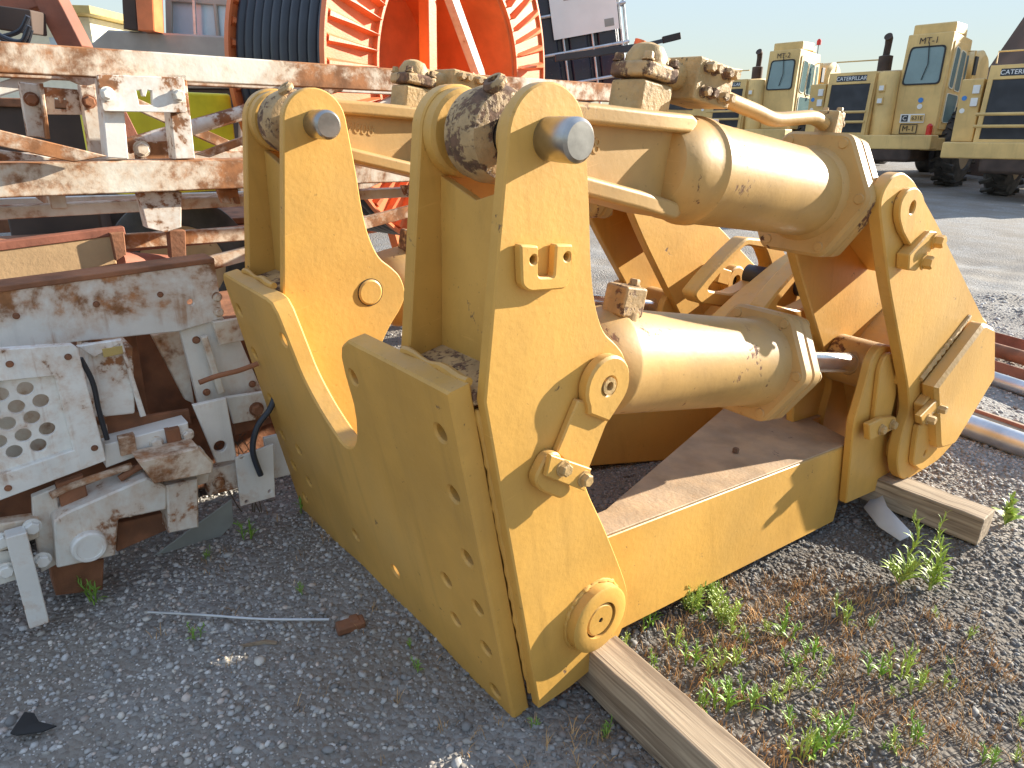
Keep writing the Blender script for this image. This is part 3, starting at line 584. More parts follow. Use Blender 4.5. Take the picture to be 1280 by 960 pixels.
wp(mc,'frame_plate',[(-0.007,0.401),(0.059,0.413),(0.041,0.152),(-0.029,0.133),(-0.022,0.297)],.04,.03,'white',(),.003)
wp(mc,'rust_plate',[(0.061,0.428),(0.137,0.435),(0.139,0.338),(0.061,0.33)],.05,.03,'rust',(),.004)
wp(mc,'frame_bar',[(-0.238,0.429),(-0.101,0.351),(-0.004,0.335),(-0.012,0.268),(-0.118,0.258),(-0.267,0.292)],.06,.05,'white_rusty',(),.004)
wp(mc,'frame_bar',[(-0.269,0.279),(-0.118,0.258),(-0.079,0.248),(-0.094,0.145),(-0.14,0.145),(-0.288,0.189)],.06,.05,'white',(),.004)
lg=[(-0.09,0.334),(-0.042,0.315),(-0.049,0.03),(-0.09,0.034)]
leg=MB().bar((lg[0][0]+.02,-.10,lg[0][1]),(lg[3][0]+.02,-.10,.0),.055,.055,(0,1,0)).build('support_leg','white_clean',mc,.004)
for p in [(-0.026,0.325),(-0.021,0.202),(-0.116,0.205),(-0.109,0.307)]: wbolt(mc,p,.08,.021,'white_clean')
for p in [(-0.039,0.084)]: wp(mc,'foot_block',[(-0.002,0.132),(0.15,0.084),(0.127,-0.031),(-0.006,0.007)],.0,.1,'rust')
MB().box((.2,.62,.40),(1.9,.5,.72)).build('gap_blocker','rust',mc,.03)  # added solid box, keeps sunlit gravel from showing through the frame's gaps
# small fittings on the frame: hoses, rods, brackets, bolts
for (pp,rr,mm) in (([(0.8,0.626),(0.76,0.524),(0.702,0.458),(0.675,0.368),(0.694,0.261)],.011,'hose'),([(0.193,0.822),(0.213,0.739),(0.215,0.642),(0.222,0.54)],.008,'hose'),([(0.235,0.393),(0.299,0.418),(0.375,0.425)],.012,'rust'),([(0.523,0.67),(0.584,0.681),(0.663,0.686),(0.728,0.698)],.009,'rust'),([(0.04,0.395),(0.098,0.411),(0.18,0.42),(0.277,0.429)],.012,'white_rusty')):
    MB().tube(crom([(a_,-.05,b_) for a_,b_ in pp],6),rr,10).build('hose' if mm=='hose' else 'rod',mm,mc)
for p in [(0.015,0.847),(0.159,0.841),(0.179,0.534),(-0.06,0.47)]: wbolt(mc,p,.08,.008,'rust')
for p in [(0.576,0.769),(0.705,0.786),(0.587,0.566),(0.756,0.561)]: wbolt(mc,p,-.12,.011,'rust')
for p in [(0.067,0.94),(0.284,0.946),(0.477,0.952)]: wbolt(mc,p,-.1,.008,'rust')
wp(mc,'angle_clip',[(0.254,0.535),(0.302,0.536),(0.301,0.469),(0.253,0.469)],.05,.03,'white_rusty',(),.003); wp(mc,'angle_clip',[(0.396,0.524),(0.44,0.524),(0.442,0.463),(0.398,0.463)],.05,.03,'rust',(),.003)
wp(mc,'box_bracket',[(0.182,0.606),(0.232,0.607),(0.231,0.542),(0.184,0.535)],.03,.03,'white',(),.003)
wp(mc,'side_strap',[(0.585,0.786),(0.606,0.788),(0.641,0.565),(0.618,0.561)],-.08,.02,'white_rusty',(),.003)
wp(mc,'lug',[(0.463,0.423),(0.506,0.425),(0.52,0.359),(0.506,0.294),(0.458,0.294)],.06,.05,'white',(),.004,.01)
# tan trough and rusty pipe lying behind the frame
tg=empty('steel_trough','tan rust-edged steel trough lying behind the white frame','trough',M=MM)
wp(tg,'trough_wall',[(-0.082,1.069),(0.094,1.077),(0.446,1.102),(0.443,0.983),(-0.111,0.933)],-.55,.015,'tan')
x0,z0=[(-0.082,1.069)][0]; x1,z1=[(0.489,1.105)][0]
MB().bar((x0,.57,z0),(x1,.57,z1),.05,.03).build('trough_rim','rustred',tg,.004)
wp(tg,'trough_end',[(0.434,1.102),(0.48,1.104),(0.476,1.021),(0.437,1)],-.52,.04,'rust')
pq=MB(); a,b=[(0.512,0.989),(0.685,0.945)]; pq.tube([(a[0]-.05,.62,a[1]-.02),(b[0]+.1,.72,b[1]-.05)],.05,20)
o=pq.build('rusty_pipe','rustred',None); o.matrix_world=MM; tag(o,'short rusty red pipe lying beyond the tan trough','pipe')

# ================================================================ timbers, pipes and litter on the ground
def baulk(label,A,B,wd,hg_,z=0):
    A=V((*A,0)); B=V((*B,0)); d=(B-A); o=MB()
    n=14; vs=[]; fs=[]
    for i in range(n+1):
        x=d.length*(i/n-.5)
        for (yy,zz) in ((-wd/2,0),(wd/2,0),(wd/2,hg_),(-wd/2,hg_)): vs.append((x,yy+random.uniform(-.002,.002),zz+random.uniform(-.002,.002)))
    for i in range(n):
        for k in range(4): q=(k+1)%4; fs.append((i*4+k,i*4+q,i*4+4+q,i*4+4+k))
    fs+=[(0,1,2,3),(n*4+3,n*4+2,n*4+1,n*4)]
    ob=o.add(vs,fs).build('timber_baulk','wood',None,.005)
    ob.location=(A+B)/2+V((0,0,z)); ob.rotation_euler=(0,0,math.atan2(d.y,d.x)); return tag(ob,label,'timber')
baulk('weathered square timber baulk under the foot of the mounting bracket',(.205,1.745),(.86,.80),.108,.15,-.004)
tb=baulk('weathered square timber baulk under the rear of the draft arms, its end on bare gravel',(1.20,3.28),(1.908,2.458),.125,.12,0)
def pipe_run(name,label,A,B,r,m,cat='pipe',n=20,hollow=True):
    A=V((*A,r+.004));B=V((*B,r+.004)); o=MB().ring((0,0,0),(B-A),[(0,r*.85),(0,r),((B-A).length,r),((B-A).length,r*.85)],24).build(name,m,None)
    o.location=A; return tag(o,label,cat)
pipe_run('steel_pipe','thick bright galvanised pipe nearest the timber baulk, lying on gravel',(2.02,4.16),(2.95,2.62),.062,'galv')
pipe_run('steel_pipe','thin shiny galvanised pipe lying between rusty bars',(2.72,5.05),(3.45,3.55),.045,'galv')
pipe_run('rusty_pipe','rusty brown pipe lying beside the stack of angle bars',(3.05,5.75),(4.05,3.8),.05,'rust')
def angle_iron(label,A,B,w_,m='rustred'):
    A=V((*A,0));B=V((*B,0)); d=(B-A); o=MB().box((d.length/2,0,w_/2),(d.length,.008,w_)).box((d.length/2,w_/2+.004,.004),(d.length,w_,.008)).build('angle_bar',m,None,.001)
    o.location=A+V((0,0,.004)); o.rotation_euler=(0,0,math.atan2(d.y,d.x)); return tag(o,label,'steel bar')
angle_iron('rusty angle bar lying next to the thick bright pipe',(2.35,4.25),(3.1,2.9),.055)
angle_iron('dark rusty angle bar between the thin pipe and the rusty pipe',(2.9,5.35),(3.75,3.65),.07)
angle_iron('outermost rusty angle bar beyond the rusty brown pipe',(3.3,6.1),(4.35,4.0),.08)
pk=MB().box((0,0,.02),(1.9,.12,.04)).build('plank','wood',None,.004); pk.location=(2.55,3.9,.0); pk.rotation_euler=(0,0,math.radians(-59)); tag(pk,'grey weathered plank between the thick pipe and an angle bar','plank')
wr=[(-1.154,1.863),(-0.981,1.851),(-0.769,1.833),(-0.56,1.834)]
o=MB().tube(crom([(x,y,.02+.005*i) for i,(x,y) in enumerate(wr)],6),.0042,8).build('wire_rod','galv',None); tag(o,'thin pale steel rod lying across the shaded gravel','rod')
wx,wy=[(-0.492,1.826)][0]
o=MB().box((0,0,.022),(.09,.04,.03),Matrix.Rotation(.2,3,'X')).box((.015,.008,.036),(.03,.035,.012)).build('wood_scrap','rust',None,.006); o.location=(wx,wy,.0); o.rotation_euler=(0,0,.5); tag(o,'dark rotten wood scrap at the end of the thin steel rod','wood scrap')
def rag(label,px,pts,m,h=.03,cat='scrap'):
    vs=[]; n=len(pts); c=V((sum(p[0] for p in pts)/n,sum(p[1] for p in pts)/n)); b=MB(); top=[]
    for x,y in pts: top.append((x-c.x,y-c.y,random.uniform(.004,h)))
    vs=[(0,0,h*1.2)]+top+[(x,y,z-.004) for x,y,z in top]+[(0,0,h*1.2-.004)]
    fs=[(0,i+1,(i+1)%n+1) for i in range(n)]+[(2*n+1,n+1+(i+1)%n,n+1+i) for i in range(n)]+[(i+1,n+1+i,n+1+(i+1)%n,(i+1)%n+1) for i in range(n)]
    o=b.add(vs,fs).build(px,m,None,0,60); o.location=(c.x,c.y,.0); return tag(o,label,cat)
rag('crumpled black rubber scrap on the shaded gravel','rubber_scrap',[(-1.286,1.393),(-1.295,1.464),(-1.266,1.46),(-1.237,1.434),(-1.183,1.422),(-1.209,1.403),(-1.266,1.388)],'black',.007)
rag('crumpled clear plastic sheet caught under the timber at the draft arm','plastic_sheet',[(1.506,2.638),(1.606,2.765),(1.622,2.725),(1.564,2.547),(1.619,2.449),(1.558,2.423),(1.515,2.514)],'plastic',.06)
rag('pale split splinter of wood on the shaded gravel','wood_splinter',[(-0.811,1.737),(-0.743,1.768),(-0.707,1.763),(-0.704,1.749),(-0.742,1.751),(-0.803,1.727)],'wood',.012,'splinter')

# ---------------------------------------------------------------- gravel, dry grass, weeds
def stones():
    ico=bmesh.new(); bmesh.ops.create_icosphere(ico,subdivisions=1,radius=1); bv=np.array([v.co[:] for v in ico.verts]); bf=np.array([[v.index for v in f.verts] for f in ico.faces]); 
    ico.free()
    N=[]
    def scatter(n,x0,x1,y0,y1,smin,smax):
        x=rng.uniform(x0,x1,n); y=rng.uniform(y0,y1,n); s=smin*(smax/smin)**(rng.random(n)**2.2); N.append(np.stack([x,y,s],1))
    scatter(34000,-1.9,1.0,1.0,3.2,.003,.0125); scatter(34000,.4,3.2,1.1,3.4,.0032,.013); scatter(9000,1.2,5.5,2.6,7,.007,.024); scatter(5000,-5,0,3,8,.008,.02); scatter(900,-1.9,3,1.0,3.4,.012,.021)
    A=np.concatenate(N)
    # fine soil shows through in patches
    pn=np.sin(A[:,0]*2.9+1.3*np.sin(A[:,1]*2.1))+np.sin(A[:,1]*3.7-A[:,0]*1.1+2)+.6*np.sin(A[:,0]*7+A[:,1]*6)
    keep=(pn>-1.15)|(rng.random(len(A))<.38)
    weedy=(A[:,0]>.45)&(A[:,0]<1.35)&(A[:,1]<2.15)&(A[:,1]>1.1); keep&=~weedy|(rng.random(len(A))<.5)
    A=A[keep]; n=len(A)
    sh=1+rng.uniform(-.28,.28,(n,12,1)); v=bv[None]*sh
    v=v*np.stack([np.ones(n),rng.uniform(.55,1,n),rng.uniform(.35,.7,n)],1)[:,None]
    an=rng.uniform(0,6.28,n); tl=rng.normal(0,.35,n); c,s=np.cos(an),np.sin(an); ct,st=np.cos(tl),np.sin(tl)
    x,y,z=v[...,0],v[...,1],v[...,2]; y,z=y*ct[:,None]-z*st[:,None],y*st[:,None]+z*ct[:,None]
    x,y=x*c[:,None]-y*s[:,None],x*s[:,None]+y*c[:,None]
    P=np.stack([x,y,z],-1)*A[:,2][:,None,None]; P[...,0]+=A[:,0][:,None]; P[...,1]+=A[:,1][:,None]; P[...,2]+=(gh(A[:,0],A[:,1])+A[:,2]*.12)[:,None]
    me=bpy.data.meshes.new('gravel'); F=(bf[None]+(np.arange(n)*12)[:,None,None]).reshape(-1,3)
    me.vertices.add(n*12); me.vertices.foreach_set('co',P.astype(np.float32).ravel()); me.loops.add(F.size); me.loops.foreach_set('vertex_index',F.ravel().astype(np.int32))
    me.polygons.add(len(F)); me.polygons.foreach_set('loop_start',np.arange(0,F.size,3,dtype=np.int32)); me.polygons.foreach_set('loop_total',np.full(len(F),3,np.int32)); me.update(calc_edges=True)
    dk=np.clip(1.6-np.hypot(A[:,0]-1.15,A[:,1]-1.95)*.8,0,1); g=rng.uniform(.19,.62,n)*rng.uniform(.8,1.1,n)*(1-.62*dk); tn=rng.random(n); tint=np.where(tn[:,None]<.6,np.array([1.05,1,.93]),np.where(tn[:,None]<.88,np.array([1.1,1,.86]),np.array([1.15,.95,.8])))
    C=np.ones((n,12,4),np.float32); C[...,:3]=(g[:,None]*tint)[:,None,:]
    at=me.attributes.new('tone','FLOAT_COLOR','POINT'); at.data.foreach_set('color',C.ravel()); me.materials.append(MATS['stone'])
    o=link(bpy.data.objects.new('gravel',me)); o['kind']='stuff'; o['label']='loose grey crushed stone gravel covering the yard'
stones()
def dry():
    b=MB(); cl=[]
    for (x0,x1,y0,y1,n) in ((.42,1.45,1.15,2.2,250),(.55,1.25,1.75,2.25,120),(.45,1.6,1.15,2.2,420),(-.3,.3,1.2,1.5,26),(-1.2,0,1.5,2.6,40)):
        for i in range(n): cl.append((random.uniform(x0,x1),random.uniform(y0,y1)))
    for (x,y) in cl:
        z=float(gh(x,y))
        for k in range(random.randint(3,9)):
            a=random.uniform(0,6.28); h=random.uniform(.01,.045); ln=random.uniform(.3,1.1)*h; w_=.0012; px=x+random.gauss(0,.012); py=y+random.gauss(0,.012)
            q=(math.cos(a),math.sin(a)); p=(-q[1]*w_,q[0]*w_)
            b.add([(px-p[0],py-p[1],z-.003),(px+p[0],py+p[1],z-.003),(px+q[0]*ln*.4+p[0],py+q[1]*ln*.4+p[1],z+h*.6),(px+q[0]*ln*.4-p[0],py+q[1]*ln*.4-p[1],z+h*.6),(px+q[0]*ln,py+q[1]*ln,z+h)],[(0,1,2,3),(3,2,4)])
    me=bpy.data.meshes.new('dry_grass'); me.from_pydata(b.v,[],b.f); me.materials.append(MATS['straw'])
    o=link(bpy.data.objects.new('dry_grass',me)); o['kind']='stuff'; o['label']='low dried brown grass and stalks among the gravel'
dry()
def leafmesh(ln,wd):
    vs=[];fs=[]; n=5
    for i in range(n+1):
        t=i/n; w_=wd*math.sin(math.pi*min(1,.12+t*.88))**.8; z=ln*(.28*math.sin(t*2.2)-.1*t*t)
        vs+=[(ln*t,-w_/2,z+w_*.18),(ln*t,0,z),(ln*t,w_/2,z+w_*.18)]
    for i in range(n):
        a=i*3; fs+=[(a,a+3,a+4,a+1),(a+1,a+4,a+5,a+2)]
    return vs,fs
def plantparts(h,nl,ll,lw,seed):
    r=random.Random(seed); out=[]; ax=[(r.gauss(0,.02)*t*h*4,r.gauss(0,.02)*t*h*4,h*t) for t in [i/6 for i in range(7)]]
    ax[0]=(0,0,-.01)
    for k in range(nl):
        t=.08+.92*(k+.5)/nl; i=min(5,int(t*6)); f=t*6-i; p=V(ax[i]).lerp(V(ax[i+1]),f); a=k*2.4+r.uniform(-.3,.3); s=(1.05-.62*t)*r.uniform(.8,1.2); el_=r.uniform(.1,.55)+.7*t
        out.append(Matrix.Translation(p)@Matrix.Rotation(a,4,'Z')@Matrix.Rotation(-el_,4,'Y')@Matrix.Scale(s,4))
    return ax,out
def weedmesh(name,stems,h,nl,ll,lw,seed,m):
    b=MB(); r=random.Random(seed)
    for s in range(stems):
        ax,Ms=plantparts(h*r.uniform(.6,1.05),nl,ll,lw,seed*31+s); ox,oy=(r.gauss(0,.012),r.gauss(0,.012)) if s else (0,0)
        b.tube([(x+ox*(1+z*14),y+oy*(1+z*14),z) for x,y,z in ax],.0016,5); lv,lf=leafmesh(ll,lw)
        for M_ in Ms:
            Z_=M_.translation.z; b.add([M_@V(p)+V((ox*(1+Z_*14),oy*(1+Z_*14),0)) for p in lv],lf)
    me=bpy.data.meshes.new(name); me.from_pydata(b.v,[],b.f); me.materials.append(MATS[m])
    for p in me.polygons: p.use_smooth=True
    return me
WM=[weedmesh('weed',3,.055,10,.026,.0038,s,m) for s,m in ((1,'leaf'),(2,'leafpale'),(3,'leaf'),(4,'leafpale'))]
r5=[(0.465,1.882),(0.543,1.818),(0.583,1.728),(0.566,2.047),(0.458,1.723),(0.621,1.686),(0.628,1.54),(0.852,1.898),(0.904,1.882),(0.737,1.875),(0.768,1.827),(0.861,1.638),(0.881,1.71),(0.991,1.728),(0.965,1.774),(1.142,1.943),(1.226,1.947),(1.205,1.708),(1.14,1.706),(1.239,1.653),(0.706,1.554),(0.775,1.569),(0.789,1.507),(0.862,1.522),(0.897,1.464),(0.926,1.454),(0.813,1.394),(1.039,1.435),(1.105,1.437),(0.781,1.393),(0.649,1.617),(0.708,1.717),(0.566,1.549),(0.38,1.811)]
rw=random.Random(21)
r5=r5+[(rw.uniform(.5,1.5),rw.uniform(1.2,2.1)) for _ in range(22)]
for i,(x,y) in enumerate(r5):
    o=link(bpy.data.objects.new('weed',WM[i%4])); o.location=(x,y,float(gh(x,y))); s=random.uniform(.8,2.0) if i<34 else random.uniform(.5,1.2); o.scale=(s,s,s*random.uniform(.9,1.3)); o.rotation_euler=(0,0,random.uniform(0,6))
    tag(o,'small narrow-leaved green weed on the sunlit gravel between the timbers','weed','small weeds on the sunlit gravel')
dm=weedmesh('weed_bush',12,.11,13,.036,.008,9,'leafpale')
for i,(x,y) in enumerate([(0.641,1.986),(0.734,1.957),(0.718,2.054)]):
    o=link(bpy.data.objects.new('weed_clump',dm)); o.location=(x,y,float(gh(x,y))); o.rotation_euler=(0,0,i*2); o.scale=(1,1,1.1-.12*i); tag(o,'dense green weed clump beside the draft arm near the pivot boss','weed clump','dense weed clumps by the draft arm')
for i,((x,y),k) in enumerate(zip([(-1.392,1.973),(-1,2.355),(-1.115,2.22),(-0.703,2.004),(-0.964,1.764),(-0.854,2.529),(-0.252,1.649),(0.091,1.457),(0.28,1.464),(-0.291,1.738)],[1.7,1.6,.8,.9,1,1.5,.8,.7,.9,.6])):
    o=link(bpy.data.objects.new('weed',WM[(i*2)%4])); o.location=(x,y,float(gh(x,y))); o.scale=(k,k,k*1.1); o.rotation_euler=(0,0,i); tag(o,'green weed growing in the shade beside the white frame or mounting plate','weed','weeds in the shade')
def bigweed(label,xy,h,nl,seed,ll=.075,lw=.011,stems=4):
    e=empty('tall_weed',label,'weed',loc=(xy[0],xy[1],float(gh(*xy)))); r=random.Random(seed); b=MB(); lv,lf=leafmesh(ll,lw); lm=bpy.data.meshes.new('leaf'); lm.from_pydata(lv,[],lf); lm.materials.append(MATS['leafpale'])
    for p in lm.polygons: p.use_smooth=True
    for s in range(stems):
        ax,Ms=plantparts(h*(1 if s==0 else r.uniform(.25,.6)),nl if s==0 else nl//2,ll,lw,seed+s*7); ox,oy=(0,0) if s==0 else (r.gauss(0,.3),r.gauss(0,.3))
        b.tube([(x+ox*z,y+oy*z,z) for x,y,z in ax],[.0035-.0004*i for i in range(7)],6)
        for M_ in Ms:
            o=bpy.data.objects.new('leaf',lm); link(o,e); M2=M_.copy(); M2.translation.x+=ox*M_.translation.z; M2.translation.y+=oy*M_.translation.z; o.matrix_local=M2
    b.build('stem','leafpale',e); return e
bw=[(1.447,2.192),(1.537,2.158),(2.084,2.59)]
bigweed('tall narrow-leaved weed standing nearer to the draft arm',bw[0],.285,40,5,.08,.009)
bigweed('tall narrow-leaved weed standing clear in the gravel beside its twin',bw[1],.29,40,8,.08,.009)
bigweed('bright broad-leaved weed behind the end of the rear timber baulk',bw[2],.13,18,12,.075,.026,3)
bt=[(-1.045,2.518)][0]
b=MB(); r=random.Random(3)
for k in range(5):
    P=[V((bt[0]+.06*r.gauss(0,.4),bt[1],0))]
    for i in range(8): P.append(P[-1]+V((r.gauss(0,.012)-.004,r.gauss(0,.008),.042)))
    b.tube(P,[.0028-.0002*i for i in range(9)],5)
    for i in range(3,9):
        for s in (-1,1): b.tube([P[i],P[i]+V((s*.02,r.gauss(0,.01),.022))],.0012,4)
o=b.build('dead_weed','vine',None); tag(o,'tall dry leafless weed stalks in front of the white frame','dead weed')
# ================================================================ background yard
def at(x,y,z=0): return V((x,y,z))
def Rz(a): return Matrix.Rotation(a,4,'Z')
# ---- hose reel on its stand
RN=V((.834,-.552,0)).normalized(); RC=V((-.47,5.35,1.80))
RE=Matrix((V((RN.y,-RN.x,0))*-1,V((0,0,1)),RN)).transposed().to_4x4(); RE.translation=(RC.x,RC.y,RC.z)
reel=empty('hose_reel','huge red ribbed steel reel wound with thick black hose','hose reel',M=RE)
RR=1.18; WDT=.86
for s,z in ((0,0),(1,-WDT)):
    fl=MB().ring((0,0,z),(0,0,1),[(-.02,RR*.64),(-.02,RR),(.02,RR),(.02,RR*.985),(.0,RR*.98),(.0,RR*.66),(.03,RR*.655),(.03,RR*.64)],96).build('reel_flange','reel',reel)
    nb=56
    rb=MB()
    for i in range(nb):
        a=2*math.pi*i/nb; c,sn=math.cos(a),math.sin(a); r0,r1=RR*.665,RR*.975; w0,w1=.010,.030; zz=z+.0005; h0,h1=.06,.028
        f=lambda r,t,h:(r*c-t*sn,r*sn+t*c,zz+h)
        m_=bpy.data.meshes.new('rib'); m_.from_pydata([f(r0,-w0,0),f(r0,w0,0),f(r1,w1,0),f(r1,-w1,0),f(r0,0,h0),f(r1,-.012,h1),f(r0+.2,.006,h0*.8),f(r1,.015,h1)],[],[(0,1,6,4),(1,2,7,6),(2,3,5,7),(3,0,4,5),(4,6,7,5),(0,3,2,1)])
        o=finish(m_,'flange_rib','reel',fl)
MB().ring((0,0,-WDT),(0,0,1),[(0,RR*.62),(0,RR*.645),(WDT,RR*.645),(WDT,RR*.62)],72).build('reel_drum','reel',reel)
hb=MB().ring((0,0,-WDT-.01),(0,0,1),[(0,.06),(0,RR*.63),(.02,RR*.63),(.02,.06)],64).build('drum_back','reel',reel)
for i in range(10):
    z=-.07-.082*i
    MB().ring((0,0,z),(0,0,1),[(.041*math.cos(q),RR*.93+.041*math.sin(q)) for q in [2*math.pi*k/12 for k in range(12)]],96).build('hose_turn','hose',reel)
MB().ring((0,0,-.83),(0,0,1),[(0,RR*.65),(0,RR*.9),(.8,RR*.9),(.8,RR*.65)],64).build('hose_pack','hose',reel)
plate('sprocket_plate',[(-.70+.42*math.cos(a)*(1 if i%2 else .96),-.10+.42*math.sin(a)*(1 if i%2 else .96)) for i,a in enumerate([2*math.pi*k/60 for k in range(60)])],-.5,-.47,'lemon',reel,(),.003,axis='z')
MB().box((-.12,.0,-.12),(.085,RR*1.26,.09)).build('spoke','reel',reel,.006)
MB().bar((.03,.5,-.05),(.34,.0,-.02),.07,.07,(0,0,1)).build('steel_tube','white',reel,.004)
MB().lathe((0,0,-WDT-.3),(0,0,1),[(0,.07),(.4,.07)],20).build('axle','reel',reel)
for z in (.16,-WDT-.16): MB().bar((.6,-1.65,z),(0,0,z),.09,.09).bar((-.6,-1.65,z),(0,0,z),.09,.09).build('stand_leg','reel',reel,.004)
# ---- trailer under the reel with a wheel
tl=empty('trailer','rusty low trailer chassis with one dusty tyre behind the truss','trailer',loc=(-2.35,5.1,0))
def wheel(par,p,d,R,wd,rim='tan',lug=True,nl=26):
    t=MB().ring(p,d,[(0,R*.62),(wd*.06,R*.8),(wd*.12,R*.93),(wd*.25,R),(wd*.75,R),(wd*.88,R*.93),(wd*.94,R*.8),(wd,R*.62),(wd*.8,R*.56),(wd*.2,R*.56)],56).build('tyre','tyre',par)
    MB().ring(p,d,[(wd*.12,R*.1),(wd*.3,R*.4),(wd*.1,R*.52),(wd*.08,R*.6),(wd*.9,R*.6),(wd*.9,R*.5),(wd*.6,R*.1)],40).build('rim',rim,t)
    if lug:
        x,y,z=frame(d); lm=None
        for i in range(nl):
            for s in (0,1):
                a=2*math.pi*(i+.5*s)/nl; rd=x*math.cos(a)+y*math.sin(a); tg_=y*math.cos(a)-x*math.sin(a)
                c=V(p)+z*(wd*(.27+.46*s))+rd*(R*1.0); e=(z*(1 if s else -1)+tg_*.45).normalized(); Rm=Matrix((e,rd.cross(e),rd)).transposed()
                MB().box(c,(wd*.52,R*.09,R*.085),Rm).build('tread_lug','tyre',t)
    return t
wheel(tl,(-.12,.1,.48),(.45,-.9,0),.48,.24,'tan',False)
wheel(tl,(-.9,1.3,.48),(.45,-.9,0),.48,.24,'tan',False)
MB().bar((-1.6,-.5,.62),(3.0,2.6,.62),.14,.1).bar((-1.9,.5,.62),(2.4,3.4,.62),.14,.1).build('chassis_rail','rust',tl,.006)
MB().box((.6,1.5,.70),(2.6,.9,.05),Matrix.Rotation(.6,3,'Z')).build('deck','rust',tl,.006)
# ---- yellow compressor-like housing behind the truss
yh=empty('yellow_housing','bright lemon-yellow machine housing seen through the truss','machine housing',loc=(-2.3,4.5,0))
MB().box((.0,.3,1.33),(.75,.5,.60),Matrix.Rotation(.9,3,'Z')).build('housing_body','lemon',yh,.02)
MB().tube([(-.25,-.02,1.18),(-.25,-.08,1.18),(-.25,-.08,1.28),(-.25,-.02,1.28)],.012,8).build('handle','lemon',yh)
lw=MB().lathe((0,0,0),(.6,-.8,0),[(0,.5),(.06,.5)],40).build('yellow_disc','lemon',None); lw.location=(-.75,6.9,1.85); tag(lw,'lemon-yellow round plate seen through the reel hub','plate')
bn=empty('rusty_bin','dark brown open steel bin behind the left truss posts','bin',loc=(-3.55,5.6,0))
MB().box((0,0,.78),(.6,.6,1.5),Matrix.Rotation(.4,3,'Z')).build('bin_body','sootbrown',bn,.02); MB().box((0,0,1.54),(.66,.66,.06),Matrix.Rotation(.4,3,'Z')).build('bin_rim','rust',bn,.01)
# ---- IBC tank in its cage
ib=empty('cage_tank','dark plastic bulk tank in a galvanised tube cage with a white label','tank',M=Matrix.Translation((.45,7.25,1.52))@Rz(math.radians(3))@Matrix.Rotation(math.radians(-11),4,'Y'))
body=MB()
body.box((0,0,.62),(1.0,1.0,1.0)); t=body.build('tank_body','tank',ib,.06)
for x in (-.38,-.13,.13,.38): MB().box((x,-.5,.62),(.17,.05,.92)).build('tank_rib','tank',t,.024)
for y in (-.38,-.13,.13,.38):
    for x in (-.5,.5): MB().box((x,y,.62),(.05,.17,.92)).build('tank_rib','tank',t,.024)
for z in (.05,.30,.55,.85,1.15): MB().tube([(-.55,-.55,z),(.55,-.55,z),(.55,.55,z),(-.55,.55,z),(-.55,-.55,z)],.014,8).build('cage_rail','galv',ib)
for k in range(5):
    q=-.5+.25*k
    for p in ((q,-.55),(.55,q),(-.55,q)): MB().tube([(p[0],p[1],.04),(p[0],p[1],1.16)],.011,8).build('cage_upright','galv',ib)
lb=MB().box((.20,-.575,.88),(.56,.006,.44)).build('label_board','paper',ib); MB().box((.12,-.579,1.0),(.16,.003,.12)).build('label_print','grime',lb); MB().box((.40,-.579,.72),(.08,.003,.06)).build('label_print','grime',lb)
MB().lathe((.05,-.56,.22),(0,-1,0),[(0,.05),(.06,.05),(.07,.04)],20).build('tap_cap','tan',ib)
MB().box((0,0,-.04),(1.15,1.15,.14)).build('pallet','galv',ib,.01)
# ---- red jack post with chain and arm
js=empty('jib_post','slanted red post with chain and black arm beside the caged tank','jib post',loc=(.82,6.2,0))
MB().tube([(-.28,0,.6),(.12,0,2.13)],.045,14).build('post','reel',js)
MB().bar((-.55,0,1.98),(.12,0,2.08),.09,.05).bar((.1,0,2.08),(.34,0,2.14),.03,.03).build('arm','hose',js,.004); MB().box((.36,0,2.15),(.14,.05,.05),Matrix.Rotation(-.25,3,'Y')).build('arm_tip','black',js,.004)
for i in range(9): MB().ring((.12+.008*math.sin(i),0,2.02-.045*i),((1,0,.2) if i%2 else (0,1,0)),[(.006*math.cos(q),.02+.006*math.sin(q)) for q in [k*math.pi/3 for k in range(6)]],12).build('chain_link','hose',js)
# ---- brown bent frame at the top of the truss
bf=empty('bent_frame','red-brown bent steel frame with black hoses and a lamp behind the truss','frame',loc=(-2.0,3.0,0))
a,b_,c_=[(-2.18,1.819),(-1.795,1.905),(-1.712,1.736)]
MB().bar((a[0]+2.0,0,a[1]),(b_[0]+2.0,0,b_[1]+.03),.09,.075,(0,1,0)).build('frame_bar','rustred',bf,.006)
MB().bar((b_[0]+2.0,-.002,b_[1]+.05),(c_[0]+2.0,-.002,c_[1]),.09,.082,(0,1,0)).build('frame_bar','rustred',bf,.006)
l_=[(-1.852,1.827)][0]; MB().box((l_[0]+2,-.1,l_[1]),(.14,.09,.08),Matrix.Rotation(.1,3,'Y')).build('lamp_housing','sootbrown',bf,.006)
for k in range(4):
    P=[(-2.002,1.878),(-1.944,1.814),(-1.925,1.767),(-1.885,1.746),(-1.823,1.758),(-1.786,1.818)]; MB().tube(crom([(x+2+.03*k,-.15-.05*k,z+.025*math.sin(k*2+i)) for i,(x,z) in enumerate(P)],5),.008,8).build('hose','hose',bf)
